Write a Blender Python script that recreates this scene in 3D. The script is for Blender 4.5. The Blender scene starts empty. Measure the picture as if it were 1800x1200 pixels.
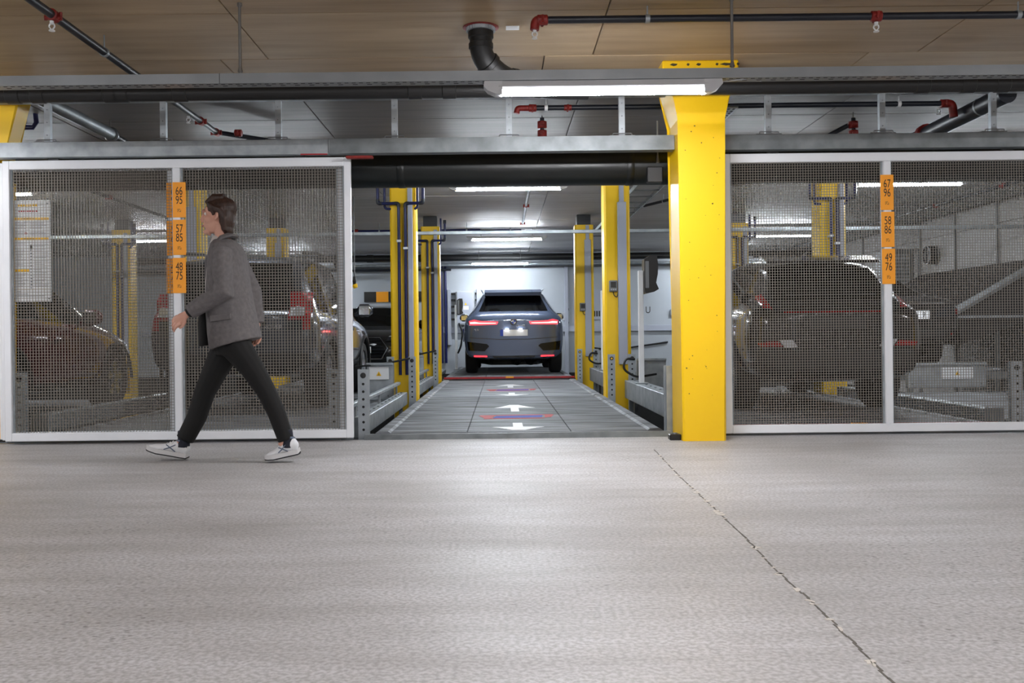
import bpy, bmesh, math, random
from mathutils import Vector, Matrix
from mathutils.bvhtree import BVHTree
random.seed(7)
PI = math.pi
C = bpy.context.scene.collection
SC = bpy.context.scene

# ------------------------------------------------------------------ camera, world, exposure
F, VPX, VPY, CAMZ, TH = 1650.0, 880.0, 590.0, 0.82, math.radians(0.65)
cam = bpy.data.cameras.new('camera')
cam.sensor_width = 36.0
cam.lens = F / 1800 * 36
cam.shift_x = (900 - VPX) / 1800
cam.shift_y = (VPY - 600) / 1800
cam.clip_start = 0.05
co = bpy.data.objects.new('camera', cam)
C.objects.link(co)
co.matrix_world = Matrix.Translation((0, 0, CAMZ)) @ Matrix.Rotation(PI / 2, 4, 'X') @ Matrix.Rotation(-TH, 4, 'Z')
SC.camera = co
wd = bpy.data.worlds.new('world'); SC.world = wd; wd.use_nodes = True
wd.node_tree.nodes['Background'].inputs[0].default_value = (0.8, 0.88, 1, 1)
wd.node_tree.nodes['Background'].inputs[1].default_value = 0.05
SC.view_settings.view_transform = 'Standard'
SC.view_settings.look = 'None'
SC.view_settings.exposure = 2.0
SC.view_settings.gamma = 1.0
SC.view_settings.use_curve_mapping = False
TUBE_AISLE, TUBE_BAY = 56.0, 58.0


def P(px, py, d):
    u, v = px - VPX, VPY - py
    c, s = math.cos(TH), math.sin(TH)
    return Vector(((u * c + v * s) / F * d, d, (-u * s + v * c) / F * d + CAMZ))


def S(r, g, b):
    f = lambda c: (c / 255 / 12.92) if c / 255 <= 0.04045 else ((c / 255 + 0.055) / 1.055) ** 2.4
    return (f(r), f(g), f(b), 1)


# ------------------------------------------------------------------ materials
def mat(name, col, rough=0.5, metal=0.0, col2=None, scale=(5, 5, 5), amt=0.5, bump=0.0, bscale=None, rough2=None, coat=0.0, emit=None, estr=0, detail=5):
    m = bpy.data.materials.new(name); m.use_nodes = True
    n, l = m.node_tree.nodes, m.node_tree.links
    b = n['Principled BSDF']
    b.inputs['Base Color'].default_value = col
    b.inputs['Roughness'].default_value = rough
    b.inputs['Metallic'].default_value = metal
    b.inputs['Coat Weight'].default_value = coat
    b.inputs['Coat Roughness'].default_value = 0.04
    if emit:
        b.inputs['Emission Color'].default_value = emit
        b.inputs['Emission Strength'].default_value = estr
    tc = n.new('ShaderNodeTexCoord')
    if col2 or rough2 is not None:
        mp = n.new('ShaderNodeMapping'); mp.inputs['Scale'].default_value = scale
        l.new(tc.outputs['Object'], mp.inputs[0])
        nz = n.new('ShaderNodeTexNoise'); nz.inputs['Scale'].default_value = 1; nz.inputs['Detail'].default_value = detail
        l.new(mp.outputs[0], nz.inputs['Vector'])
        rp = n.new('ShaderNodeMapRange'); rp.inputs[1].default_value = 0.5 - amt / 2; rp.inputs[2].default_value = 0.5 + amt / 2
        l.new(nz.outputs[0], rp.inputs[0])
        if col2:
            mx = n.new('ShaderNodeMix'); mx.data_type = 'RGBA'
            mx.inputs[6].default_value = col; mx.inputs[7].default_value = col2
            l.new(rp.outputs[0], mx.inputs[0]); l.new(mx.outputs[2], b.inputs['Base Color'])
        if rough2 is not None:
            r2 = n.new('ShaderNodeMapRange'); r2.inputs[3].default_value = rough; r2.inputs[4].default_value = rough2
            l.new(rp.outputs[0], r2.inputs[0]); l.new(r2.outputs[0], b.inputs['Roughness'])
    if bump:
        mp2 = n.new('ShaderNodeMapping'); mp2.inputs['Scale'].default_value = bscale or scale
        l.new(tc.outputs['Object'], mp2.inputs[0])
        nz2 = n.new('ShaderNodeTexNoise'); nz2.inputs['Scale'].default_value = 1; nz2.inputs['Detail'].default_value = 4
        l.new(mp2.outputs[0], nz2.inputs['Vector'])
        bp = n.new('ShaderNodeBump'); bp.inputs['Strength'].default_value = bump; bp.inputs['Distance'].default_value = 0.01
        l.new(nz2.outputs[0], bp.inputs['Height']); l.new(bp.outputs[0], b.inputs['Normal'])
    return m


def glass_mat(name, tint, f0=0.06):
    m = bpy.data.materials.new(name); m.use_nodes = True
    n, l = m.node_tree.nodes, m.node_tree.links
    n.remove(n['Principled BSDF'])
    t = n.new('ShaderNodeBsdfTransparent'); t.inputs[0].default_value = tint
    g = n.new('ShaderNodeBsdfGlossy'); g.inputs['Roughness'].default_value = 0.03
    fr = n.new('ShaderNodeFresnel'); fr.inputs[0].default_value = 1.5
    mx = n.new('ShaderNodeMixShader')
    l.new(fr.outputs[0], mx.inputs[0]); l.new(t.outputs[0], mx.inputs[1]); l.new(g.outputs[0], mx.inputs[2])
    l.new(mx.outputs[0], n['Material Output'].inputs[0])
    return m


def floor_mat():
    m = bpy.data.materials.new('polished_concrete'); m.use_nodes = True
    n, l = m.node_tree.nodes, m.node_tree.links
    b = n['Principled BSDF']
    tc = n.new('ShaderNodeTexCoord')
    def noise(scale, det, sc=(1, 1, 1)):
        mp = n.new('ShaderNodeMapping'); mp.inputs['Scale'].default_value = sc
        l.new(tc.outputs['Object'], mp.inputs[0])
        z = n.new('ShaderNodeTexNoise'); z.inputs['Scale'].default_value = scale; z.inputs['Detail'].default_value = det
        l.new(mp.outputs[0], z.inputs['Vector'])
        return z.outputs[0]
    def rng(src, a, c, lo, hi):
        r = n.new('ShaderNodeMapRange')
        for i, v in enumerate((a, c, lo, hi)): r.inputs[i + 1].default_value = v
        l.new(src, r.inputs[0]); return r.outputs[0]
    def mixc(fac, a, c, mode='MIX'):
        x = n.new('ShaderNodeMix'); x.data_type = 'RGBA'; x.blend_type = mode
        l.new(fac, x.inputs[0])
        for s_, v in ((6, a), (7, c)):
            if isinstance(v, tuple): x.inputs[s_].default_value = v
            else: l.new(v, x.inputs[s_])
        return x.outputs[2]
    big = rng(noise(0.7, 6, (1, 1.6, 1)), 0.35, 0.65, 0, 1)
    c0 = mixc(big, S(178, 176, 176), S(204, 203, 206))
    st = rng(noise(3.0, 5, (0.4, 2.2, 1)), 0.36, 0.76, 0, 0.6)
    c1 = mixc(st, c0, S(154, 150, 147))
    fine = rng(noise(70, 5), 0.38, 0.62, 0, 0.55)
    c2 = mixc(fine, c1, S(122, 117, 113))
    # pitted speckles, denser to the right of the joint and in a worn strip beside the doors
    vor = n.new('ShaderNodeTexVoronoi'); vor.inputs['Scale'].default_value = 30
    mpv = n.new('ShaderNodeMapping'); mpv.inputs['Scale'].default_value = (0.8, 1.2, 1)
    l.new(tc.outputs['Object'], mpv.inputs[0]); l.new(mpv.outputs[0], vor.inputs['Vector'])
    spk = rng(vor.outputs['Distance'], 0.13, 0.24, 1, 0)
    msk = rng(noise(0.9, 4), 0.40, 0.70, 0.0, 1)
    mm = n.new('ShaderNodeMath'); mm.operation = 'MULTIPLY'; l.new(spk, mm.inputs[0]); l.new(msk, mm.inputs[1])
    mm2 = n.new('ShaderNodeMath'); mm2.operation = 'MULTIPLY'; l.new(mm.outputs[0], mm2.inputs[0]); mm2.inputs[1].default_value = 0.75
    c3 = mixc(mm2.outputs[0], c2, S(84, 78, 73))
    l.new(c3, b.inputs['Base Color'])
    rr = rng(noise(1.1, 6, (1, 1.5, 1)), 0.35, 0.65, 0.50, 0.60)
    l.new(rr, b.inputs['Roughness'])
    bp = n.new('ShaderNodeBump'); bp.inputs['Strength'].default_value = 0.12; bp.inputs['Distance'].default_value = 0.004
    l.new(noise(45, 4), bp.inputs['Height']); l.new(bp.outputs[0], b.inputs['Normal'])
    return m


M = {}
M['floor'] = floor_mat()
M['ceil_warm'] = mat('ceiling_concrete_warm', S(176, 152, 122), 0.6, 0, S(142, 122, 96), (0.7, 7, 2), 0.5, 0.25, (1.5, 40, 4))
M['ceil_warm2'] = mat('ceiling_concrete_warm_light', S(186, 164, 134), 0.6, 0, S(152, 132, 106), (0.7, 7, 2), 0.5, 0.25, (1.5, 40, 4))
M['ceil_grey'] = mat('ceiling_concrete_grey', S(200, 197, 196), 0.6, 0, S(166, 161, 158), (0.6, 9, 2), 0.5, 0.25, (1.5, 40, 4))
M['ceil_grey2'] = mat('ceiling_concrete_grey_light', S(210, 208, 208), 0.6, 0, S(178, 174, 171), (0.6, 9, 2), 0.5, 0.25, (1.5, 40, 4))
M['ceil_mid'] = mat('ceiling_concrete_shade_band', S(118, 111, 108), 0.6, 0, S(92, 86, 84), (0.7, 9, 2), 0.5, 0.25, (1.5, 40, 4))  # panels behind the door rails, with the dimmer light there put into the colour
M['white_wall'] = mat('white_wall', S(178, 183, 189), 0.7, 0, S(164, 169, 175), (1, 1, 1), 0.6, 0.05, (30, 30, 30))
M['conc_wall'] = mat('concrete_wall', S(176, 172, 168), 0.7, 0, S(146, 142, 138), (1.2, 1.2, 1.2), 0.5, 0.1, (20, 20, 20))
M['clad'] = mat('wall_cladding', S(178, 176, 174), 0.6, 0, S(158, 155, 152), (1, 1, 1), 0.5)
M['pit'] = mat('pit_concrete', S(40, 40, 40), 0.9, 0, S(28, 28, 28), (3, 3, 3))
M['yellow'] = mat('yellow_paint', S(250, 205, 2), 0.42, 0, S(242, 193, 0), (1.3, 1.3, 0.8), 0.6, 0.05, (14, 14, 14), 0.5)
M['chip'] = mat('chipped_paint', S(70, 60, 40), 0.8)
M['galv'] = mat('galvanised_steel', S(176, 182, 186), 0.42, 0.55, S(140, 147, 152), (9, 9, 9), 0.5, 0.03, (60, 60, 60), 0.55)
M['galv_dark'] = mat('weathered_galvanised_steel', S(144, 149, 152), 0.5, 0.5, S(108, 113, 116), (7, 7, 7), 0.5)
M['deck'] = mat('worn_steel_deck', S(136, 140, 145), 0.62, 0.1, S(50, 51, 54), (1.3, 8, 1), 0.32, 0.06, (2, 60, 1), 0.6, detail=8)
M['deck2'] = mat('worn_steel_deck_pale', S(162, 167, 173), 0.6, 0.1, S(80, 83, 87), (1.3, 8, 1), 0.34, 0.06, (2, 60, 1), 0.55, detail=8)
M['white_alu'] = mat('white_aluminium', S(234, 237, 242), 0.35, 0.0, S(226, 229, 234), (3, 3, 3))
M['wire'] = mat('mesh_wire', S(132, 126, 118), 0.5, 0.2)
M['black_pipe'] = mat('black_plastic_pipe', S(20, 20, 21), 0.5, 0, S(15, 15, 16), (4, 4, 4), 0.6)
M['duct'] = mat('dark_green_black_duct', S(18, 24, 23), 0.28, 0.1, S(10, 13, 13), (3, 3, 3), 0.4, 0.03, (18, 18, 18), 0.4)
M['blue_pipe'] = mat('blue_pipe', S(6, 18, 78), 0.38)
M['navy'] = mat('navy_pipe', S(24, 28, 38), 0.4)
M['fitting'] = mat('pipe_elbow', S(34, 36, 44), 0.45)
M['red'] = mat('red_fitting', S(150, 34, 26), 0.5, 0, S(110, 26, 22), (20, 20, 20))
M['red_paint'] = mat('red_marking', S(190, 34, 40), 0.65, 0, S(150, 56, 60), (10, 30, 1))
M['blue_paint'] = mat('blue_marking', S(8, 36, 165), 0.7, 0, S(40, 60, 150), (10, 30, 1))
M['white_paint'] = mat('white_marking', S(236, 236, 236), 0.5, 0, S(206, 206, 206), (8, 30, 1))
M['white'] = mat('white_plastic', S(236, 238, 240), 0.4)
M['grey_plastic'] = mat('grey_plastic', S(176, 178, 182), 0.4)
M['cover'] = mat('grey_cable_cover', S(168, 172, 184), 0.45)
M['midgrey'] = mat('mid_grey_plastic', S(112, 114, 116), 0.45)
M['tray'] = mat('cable_tray_steel', S(142, 146, 150), 0.4, 0.35, S(124, 128, 132), (4, 4, 4))
M['dark'] = mat('dark_hole', S(20, 20, 20), 0.8)
M['black'] = mat('black_plastic', S(22, 22, 24), 0.35)
M['rubber'] = mat('tyre_rubber', S(24, 24, 25), 0.75)
M['cable'] = mat('black_cable', S(18, 18, 18), 0.5)
M['orange'] = mat('orange_sign', S(255, 166, 22), 0.45)
M['ink'] = mat('black_lettering', S(34, 30, 24), 0.6)
M['poster'] = mat('white_notice', S(232, 234, 236), 0.4)
M['poster_grey'] = mat('printed_text_lines', S(130, 134, 142), 0.6)
M['sign_yellow'] = mat('yellow_print', S(250, 196, 20), 0.5)
M['aisle_tube'] = mat('lit_tube', (1, 1, 1, 1), 0.4, emit=(0.97, 0.97, 1.0, 1), estr=TUBE_AISLE)
M['bay_tube'] = mat('lit_tube_bay', (1, 1, 1, 1), 0.4, emit=(0.86, 0.93, 1.0, 1), estr=TUBE_BAY)
M['row_tube'] = mat('lit_tube_row', (1, 1, 1, 1), 0.4, emit=(0.86, 0.93, 1.0, 1), estr=TUBE_BAY * .3)
M['rod'] = mat('threaded_rod', S(120, 118, 116), 0.45, 0.5)
M['gap'] = mat('dark_joint', S(60, 56, 50), 0.9)
M['saw_cut'] = mat('filled_saw_cut', S(104, 99, 93), 0.9)
M['chip_conc'] = mat('chipped_concrete', S(206, 200, 192), 0.7)


# ------------------------------------------------------------------ mesh builder
class MB:
    def __init__(s): s.v, s.f, s.m = [], [], []
    def add(s, vs, fs, mi=0):
        o = len(s.v); s.v += [tuple(v) for v in vs]
        s.f += [tuple(i + o for i in f) for f in fs]; s.m += [mi] * len(fs); return s
    def box(s, x0, x1, y0, y1, z0, z1, mi=0):
        vs = [(x, y, z) for z in (z0, z1) for y in (y0, y1) for x in (x0, x1)]
        return s.add(vs, [(0, 2, 3, 1), (4, 5, 7, 6), (0, 1, 5, 4), (2, 6, 7, 3), (0, 4, 6, 2), (1, 3, 7, 5)], mi)
    def bbox(s, x0, x1, y0, y1, z0, z1, b=0.004, mi=0):      # box with bevelled edges
        bm = bmesh.new()
        vs = [bm.verts.new((x, y, z)) for z in (z0, z1) for y in (y0, y1) for x in (x0, x1)]
        for q in [(0, 2, 3, 1), (4, 5, 7, 6), (0, 1, 5, 4), (2, 6, 7, 3), (0, 4, 6, 2), (1, 3, 7, 5)]: bm.faces.new([vs[i] for i in q])
        b = min(b, 0.45 * min(x1 - x0, y1 - y0, z1 - z0))
        bmesh.ops.bevel(bm, geom=bm.edges[:], offset=b, segments=1, affect='EDGES')
        bm.verts.index_update()
        s.add([v.co for v in bm.verts], [[v.index for v in f.verts] for f in bm.faces], mi); bm.free(); return s
    def tube(s, path, r, seg=12, mi=0, cap=True, ry=None):
        path = [Vector(p) for p in path]; n = len(path)
        rs = r if isinstance(r, (list, tuple)) else [r] * n
        rys = ry if isinstance(ry, (list, tuple)) else ([ry] * n if ry else rs)
        up = None; rings = []
        for i, p in enumerate(path):
            t = (path[min(i + 1, n - 1)] - path[max(i - 1, 0)]).normalized()
            if up is None:
                up = Vector((0, 0, 1)) if abs(t.z) < 0.9 else Vector((0, 1, 0))
            a = (up - t * up.dot(t)).normalized(); up = a
            b = t.cross(a)
            rings.append([p + a * math.cos(2 * PI * k / seg) * rs[i] + b * math.sin(2 * PI * k / seg) * rys[i] for k in range(seg)])
        vs = [v for q in rings for v in q]; fs = []
        for i in range(n - 1):
            for k in range(seg):
                k2 = (k + 1) % seg
                fs.append((i * seg + k, i * seg + k2, (i + 1) * seg + k2, (i + 1) * seg + k))
        if cap:
            fs.append(tuple(range(seg))[::-1]); fs.append(tuple((n - 1) * seg + k for k in range(seg)))
        return s.add(vs, fs, mi)
    def cyl(s, p0, p1, r, seg=16, mi=0, r1=None): return s.tube([p0, p1], [r, r if r1 is None else r1], seg, mi)
    def prism(s, poly, axis, a, b, mi=0):                     # polygon extruded along an axis
        n = len(poly)
        def pt(u, w, t):
            return (t, u, w) if axis == 'x' else (u, t, w) if axis == 'y' else (u, w, t)
        vs = [pt(u, w, a) for u, w in poly] + [pt(u, w, b) for u, w in poly]
        fs = [tuple(range(n)), tuple(range(2 * n - 1, n - 1, -1))] + [(i, i + n, (i + 1) % n + n, (i + 1) % n) for i in range(n)]
        return s.add(vs, fs, mi)
    def lathe(s, prof, c, axis, seg=24, mi=0):                # profile of (radius, t)
        c = Vector(c); n = len(prof); vs = []; fs = []
        for k in range(seg):
            a = 2 * PI * k / seg
            for r, t in prof:
                u, w = r * math.cos(a), r * math.sin(a)
                d = Vector((t, u, w)) if axis == 'x' else Vector((u, t, w)) if axis == 'y' else Vector((u, w, t))
                vs.append(c + d)
        for k in range(seg):
            k2 = (k + 1) % seg
            for i in range(n - 1): fs.append((k * n + i, k2 * n + i, k2 * n + i + 1, k * n + i + 1))
        return s.add(vs, fs, mi)
    def build(s, name, mats, parent=None, smooth=False, angle=40, fix=True):
        me = bpy.data.meshes.new(name); me.from_pydata(s.v, [], s.f)
        for m in (mats if isinstance(mats, (list, tuple)) else [mats]): me.materials.append(m)
        me.polygons.foreach_set('material_index', s.m)
        if fix:
            bm = bmesh.new(); bm.from_mesh(me)
            bmesh.ops.recalc_face_normals(bm, faces=bm.faces); bm.to_mesh(me); bm.free()
        if smooth:
            me.polygons.foreach_set('use_smooth', [True] * len(me.polygons))
            if angle: me.set_sharp_from_angle(angle=math.radians(angle))
        o = bpy.data.objects.new(name, me); C.objects.link(o)
        if parent is not None: o.parent = parent
        return o


def tag(o, label, cat=None, group=None, kind=None):
    if label: o['label'] = label
    if cat: o['category'] = cat
    if group: o['group'] = group
    if kind: o['kind'] = kind
    return o


def thing(name, label, cat, loc=(0, 0, 0), rz=0, group=None):
    o = bpy.data.objects.new(name, None); C.objects.link(o); o.empty_display_size = 0.2
    o.location = loc; o.rotation_euler = (0, 0, rz)
    return tag(o, label, cat, group)


def struct(o): o['kind'] = 'structure'; return o


def dup(root, loc=None, label=None, rz=None):
    r = root.copy(); C.objects.link(r)
    if loc is not None: r.location = loc
    if rz is not None: r.rotation_euler = (0, 0, rz)
    if label: r['label'] = label
    for ch in list(root.children):
        c = ch.copy(); C.objects.link(c); c.parent = r
        for g in list(ch.children):
            d = g.copy(); C.objects.link(d); d.parent = c
    return r


def text(name, body, size, loc, m, parent=None, sx=1.0, rz=0, align='CENTER', space=1.0, rx=PI / 2, ext=0.0006, bold=0.0):
    cu = bpy.data.curves.new(name, 'FONT'); cu.body = body; cu.size = size
    cu.align_x = align; cu.align_y = 'CENTER'; cu.extrude = ext; cu.space_line = space; cu.offset = bold
    tmp = bpy.data.objects.new('tmp_text', cu); C.objects.link(tmp)
    me = bpy.data.meshes.new_from_object(tmp.evaluated_get(bpy.context.evaluated_depsgraph_get()))
    bpy.data.objects.remove(tmp); me.materials.clear(); me.materials.append(m)
    o = bpy.data.objects.new(name, me); C.objects.link(o)
    o.location = loc; o.rotation_euler = (rx, 0, rz); o.scale = (sx, 1, 1)
    if parent is not None: o.parent = parent
    return o


def arc_path(pts, r=0.06, n=5):                               # rounds the corners of a polyline
    pts = [Vector(p) for p in pts]; out = [pts[0]]
    for i in range(1, len(pts) - 1):
        a, b, c = pts[i - 1], pts[i], pts[i + 1]
        u, w = (a - b).normalized(), (c - b).normalized()
        rr = min(r, (a - b).length * 0.45, (c - b).length * 0.45)
        p0, p1 = b + u * rr, b + w * rr
        for k in range(n + 1):
            t = k / n
            out.append(p0 * (1 - t) ** 2 + b * 2 * t * (1 - t) + p1 * t * t)
    out.append(pts[-1]); return out


# ------------------------------------------------------------------ the setting
XL, XR, YB, YF, YW, CZ = -12.5, 12.5, -7.0, 7.6, 23.6, 2.90
fl = struct(MB().box(XL, XR, YB, YF - 0.08, -0.3, 0).build('floor', M['floor']))
# the floor joint: a saw cut filled with pale chips
jp = [P(1195, 838, 1650 * .82 / 248), P(1310, 945, 1), P(1430, 1060, 1), P(1560, 1192, 1)]
def gpt(px, py):
    a = P(px, py, 1.0); t = CAMZ / (CAMZ - a.z); return Vector((a.x * t, t, 0))
jp = [gpt(1150, 790), gpt(1195, 838), gpt(1255, 893), gpt(1310, 945), gpt(1365, 1003), gpt(1430, 1060), gpt(1500, 1130), gpt(1560, 1192), gpt(1660, 1300), gpt(1900, 1560)]
b = MB()
for i in range(len(jp) - 1):
    a, c = jp[i], jp[i + 1]; n = max(2, int((c - a).length / 0.05))
    for k in range(n):
        p = a.lerp(c, k / n); q = a.lerp(c, (k + 1) / n); w = 0.0022 + random.random() * 0.0015
        p.x += random.uniform(-.006, .006) * 0.5
        b.box(p.x - w, p.x + w, min(p.y, q.y) - .004, max(p.y, q.y) + .004, -0.002, 0.0012)
b.build('floor_joint', M['saw_cut'], fl)
b = MB()
for i in range(len(jp) - 2):
    a, c = jp[i], jp[i + 1]
    for k in range(int((c - a).length / 0.055)):
        if random.random() < 0.42: continue
        p = a.lerp(c, random.random()); r = random.uniform(.006, .017)
        poly = [(p.x + random.uniform(-.012, .012) + r * math.cos(t) * random.uniform(.6, 1.2), p.y + r * 1.5 * math.sin(t) * random.uniform(.6, 1.2)) for t in [j * PI / 3 for j in range(6)]]
        b.prism(poly, 'z', -0.001, 0.0018)
o = b.build('joint_chips', M['chip_conc'], fl); o['kind'] = 'stuff'

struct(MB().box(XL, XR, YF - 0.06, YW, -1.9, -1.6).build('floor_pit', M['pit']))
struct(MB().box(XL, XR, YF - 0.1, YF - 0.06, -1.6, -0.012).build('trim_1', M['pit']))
ce = struct(MB().box(XL, XR, YB, YW, CZ + 0.03, CZ + 0.25).build('ceiling', M['gap']))
pm = {}
def cpanel(x, y, w, h, key):
    k = (round(w, 3), round(h, 3), key)
    if k not in pm:
        o = MB().bbox(0.004, w - 0.004, 0.004, h - 0.004, 0, 0.05, 0.003).build('ceiling_panel', M[key], ce); pm[k] = o.data
    else:
        o = bpy.data.objects.new('ceiling_panel', pm[k]); C.objects.link(o); o.parent = ce
    o.location = (x, y, CZ + random.uniform(0, .003))
    return o
y = 7.0 - .987 * 13; row = 0
while y < YW:
    front = y < 9.3
    w = 2.42 if y < 14 else 4.84
    h = min(.987, YW - y) if y < 14 else min(1.974, YW - y)
    x = -1.71 - 2.42 * 5 + (0.0 if not (6.9 < y < 7.9) else -0.36)
    while x < XR:
        x0, x1 = max(x, XL), min(x + w, XR)
        if x1 - x0 > 0.05:
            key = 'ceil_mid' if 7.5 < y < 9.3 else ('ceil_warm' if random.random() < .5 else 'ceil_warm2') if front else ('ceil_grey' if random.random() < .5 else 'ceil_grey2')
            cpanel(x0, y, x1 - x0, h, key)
        x += w
    y += h
struct(MB().box(XL - .2, XL, YB, YW, -1.9, 3.2).build('wall_left', M['conc_wall']))
struct(MB().box(XR, XR + .2, YB, YF + .4, -1.9, 3.2).build('wall_right', M['conc_wall']))
struct(MB().box(XL, XR, YB - .2, YB, -.3, 3.2).build('wall_front', M['conc_wall']))
struct(MB().box(XL, XR, YW, YW + .2, -.12, 3.2).build('wall_back', M['white_wall']))
struct(MB().box(XL, XR, YW, YW + .2, -1.9, -.12).build('trim_3', M['pit']))  # back wall below floor level, coloured dark to stand for the pit's shade
ws = struct(MB().box(8.05, 8.25, YF + .4, YW, -1.9, 3.2).build('wall_side', M['gap']))
y = 8.1
while y < YW - .2:
    h = min(1.4, YW - y)
    for z0, z1 in ((-0.4, 1.2), (1.2, 2.54), (2.54, 2.89)):
        MB().bbox(8.02, 8.07, y + .012, y + h - .012, z0 + .004, z1 - .004, .004).build('wall_panel', M['clad'], ws)
    MB().bbox(7.985, 8.02, y - .03, y + .03, -0.4, 2.885, .004).build('cover_strip', M['midgrey'], ws)
    y += 1.4
wb = struct(MB().box(8.05, XR, YF + .4, YF + .6, -.3, 3.2).build('wall_return', M['conc_wall']))
# grey rails on the white back wall
tr = struct(MB().bbox(-9, 8, YW - .06, YW, .90, 1.05, .006).build('trim_2', M['cover']))
for x in (-1.28, -0.55, 1.66): MB().bbox(x - .045, x + .045, YW - .09, YW, -.3 if x > 0 else .6, 2.0 if x < 0 else 2.6, .006).build('upright', M['cover'], tr)


# ------------------------------------------------------------------ front pillars
def pillar(x, label, yf=7.16, back=.285, zf=2.47):
    hd = .165 + .29 * (2.832 - zf)
    t = thing('yellow_pillar', label, 'pillar', (x, yf + .165, 0))
    h = .165
    # straight shaft that flares sideways under the ceiling
    prof = [(-h, 0 if yf < 7.5 else -1.6), (h, 0 if yf < 7.5 else -1.6), (h, zf), (hd, 2.832), (-hd, 2.832), (-h, zf)]
    bm = bmesh.new(); n = len(prof)
    fr = [bm.verts.new((u, -.165, w)) for u, w in prof]; bk_ = [bm.verts.new((u, back, w)) for u, w in prof]
    bm.faces.new(fr); bm.faces.new(bk_[::-1])
    for i in range(n): bm.faces.new((fr[i], bk_[i], bk_[(i + 1) % n], fr[(i + 1) % n]))
    bmesh.ops.bevel(bm, geom=[e for e in bm.edges if abs(e.verts[0].co.y - e.verts[1].co.y) < .01 and abs(e.verts[0].co.z - e.verts[1].co.z) > .1], offset=.017, segments=1, affect='EDGES')
    bm.verts.index_update()
    MB().add([v.co for v in bm.verts], [[v.index for v in f.verts] for f in bm.faces]).build('shaft', M['yellow'], t); bm.free()
    MB().bbox(-hd - .025, hd + .015, -.185, back + .015, 2.83, CZ, .008).build('head_plate', M['yellow'], t)
    b = MB()
    for k in range(34):
        px, pz = random.uniform(-.14, .14), random.uniform(.25, 2.45); r = random.uniform(.002, .006)
        b.prism([(px + r * math.cos(a) * random.uniform(.5, 1.5), pz + r * math.sin(a) * random.uniform(.5, 1.3)) for a in [j * PI / 3 for j in range(6)]], 'y', -h - .0008, -h + .001)
    for px, pw in ((-.21, .03), (-.1, .012), (-.02, .02), (.12, .012), (.19, .05), (.28, .012)):
        b.prism([(px - pw, 2.865), (px - pw * .3, 2.877), (px + pw, 2.872), (px + pw * .7, 2.86), (px, 2.855)], 'y', -.1858, -.184)
    o = b.build('paint_chips', M['chip'], t); o['kind'] = 'stuff'
    return t
pillar(1.549, 'big yellow concrete pillar with flared head right of the open bay')
pillar(-4.215, 'yellow pillar at the left edge, mostly hidden behind the white door frame', 7.625, .05, 2.25)
pillar(7.25, 'yellow pillar outside the frame beyond the right mesh door')

# ------------------------------------------------------------------ galvanised door rails with hanger posts
def hbeam(x0, x1, y, label, m):
    t = thing('door_rail', label, 'beam', (x0, y, 2.26))
    L = x1 - x0; b = MB()
    b.prism([(-.05, 0), (.05, 0), (.05, .03), (.035, .03), (.035, .012), (-.035, .012), (-.035, .103), (.05, .103), (.05, .115), (-.05, .115)], 'x', 0, L)
    b.build('channel', m, t)
    MB().bbox(-.004, .01, -.053, .053, .005, .11, .003).build('end_plate', m, t)
    return t
hbeam(-4.6, -1.335, 7.40, 'long galvanised door rail above the left mesh door', M['galv'])
hbeam(-1.33, 1.375, 7.39, 'galvanised door rail above the open middle bay ending at the yellow pillar', M['galv_dark'])
hbeam(1.73, 6.88, 7.42, 'weathered galvanised door rail above the right mesh door', M['galv_dark'])
places = ['leftmost in the picture beside the pillar head', 'second from the left above the left door', 'third from the left above the left door',
          'left of the black drain pipe over the open bay', 'in the middle of the open bay above the rail', 'just left of the flared yellow pillar head',
          'first one right of the yellow pillar', 'above the orange signs of the right door', 'at the right edge of the picture beside the slanted pipe']
proto = None
for i, px in enumerate((85, 288, 490, 694, 895, 1093, 1350, 1550, 1745)):
    p = P(px, 240, 7.4)
    if proto is None:
        t = thing('hanger_post', '', 'post', group='hanger posts of the door rails')
        MB().prism([(-.023, -.02), (.023, -.02), (.023, .02), (.013, .02), (.013, -.012), (-.013, -.012), (-.013, .02), (-.023, .02)], 'z', 0, .315).build('channel', M['galv'], t)
        b = MB(); b.bbox(-.1, .1, -.03, .03, 0, .008, .002); b.tube(arc_path([(-.075, -.032, .0), (-.075, -.032, .02), (.075, -.032, .02), (.075, -.032, 0)], .012), .004, 6)
        b.build('foot_bracket', M['midgrey'], t)
        for z in (.06, .16, .26): MB().cyl((0, -.02, z), (0, -.024, z), .006, 6).build('bolt', M['galv_dark'], t)
        proto = t
    else: t = dup(proto)
    t.location = (p.x, 7.4, 2.377)
    t['label'] = 'short galvanised hanger post, ' + places[i]
t = thing('support_channel', 'horizontal galvanised channel behind the black drain pipe carrying the hanger posts', 'beam', (0, 7.4, 2.69))
MB().prism([(-.025, 0), (.025, 0), (.025, .05), (.02, .05), (.02, .006), (-.02, .006), (-.02, .05), (-.025, .05)], 'x', -4.6, 6.9).build('channel', M['galv'], t)
b = MB()
for px in (59, 310, 798, 903, 1120, 1617, 1755):
    x = P(px, 120, 7.38).x; MB().cyl((x, 0, .03), (x, 0, CZ - 2.69), .006, 6).build('threaded_rod', M['rod'], t)

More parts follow.
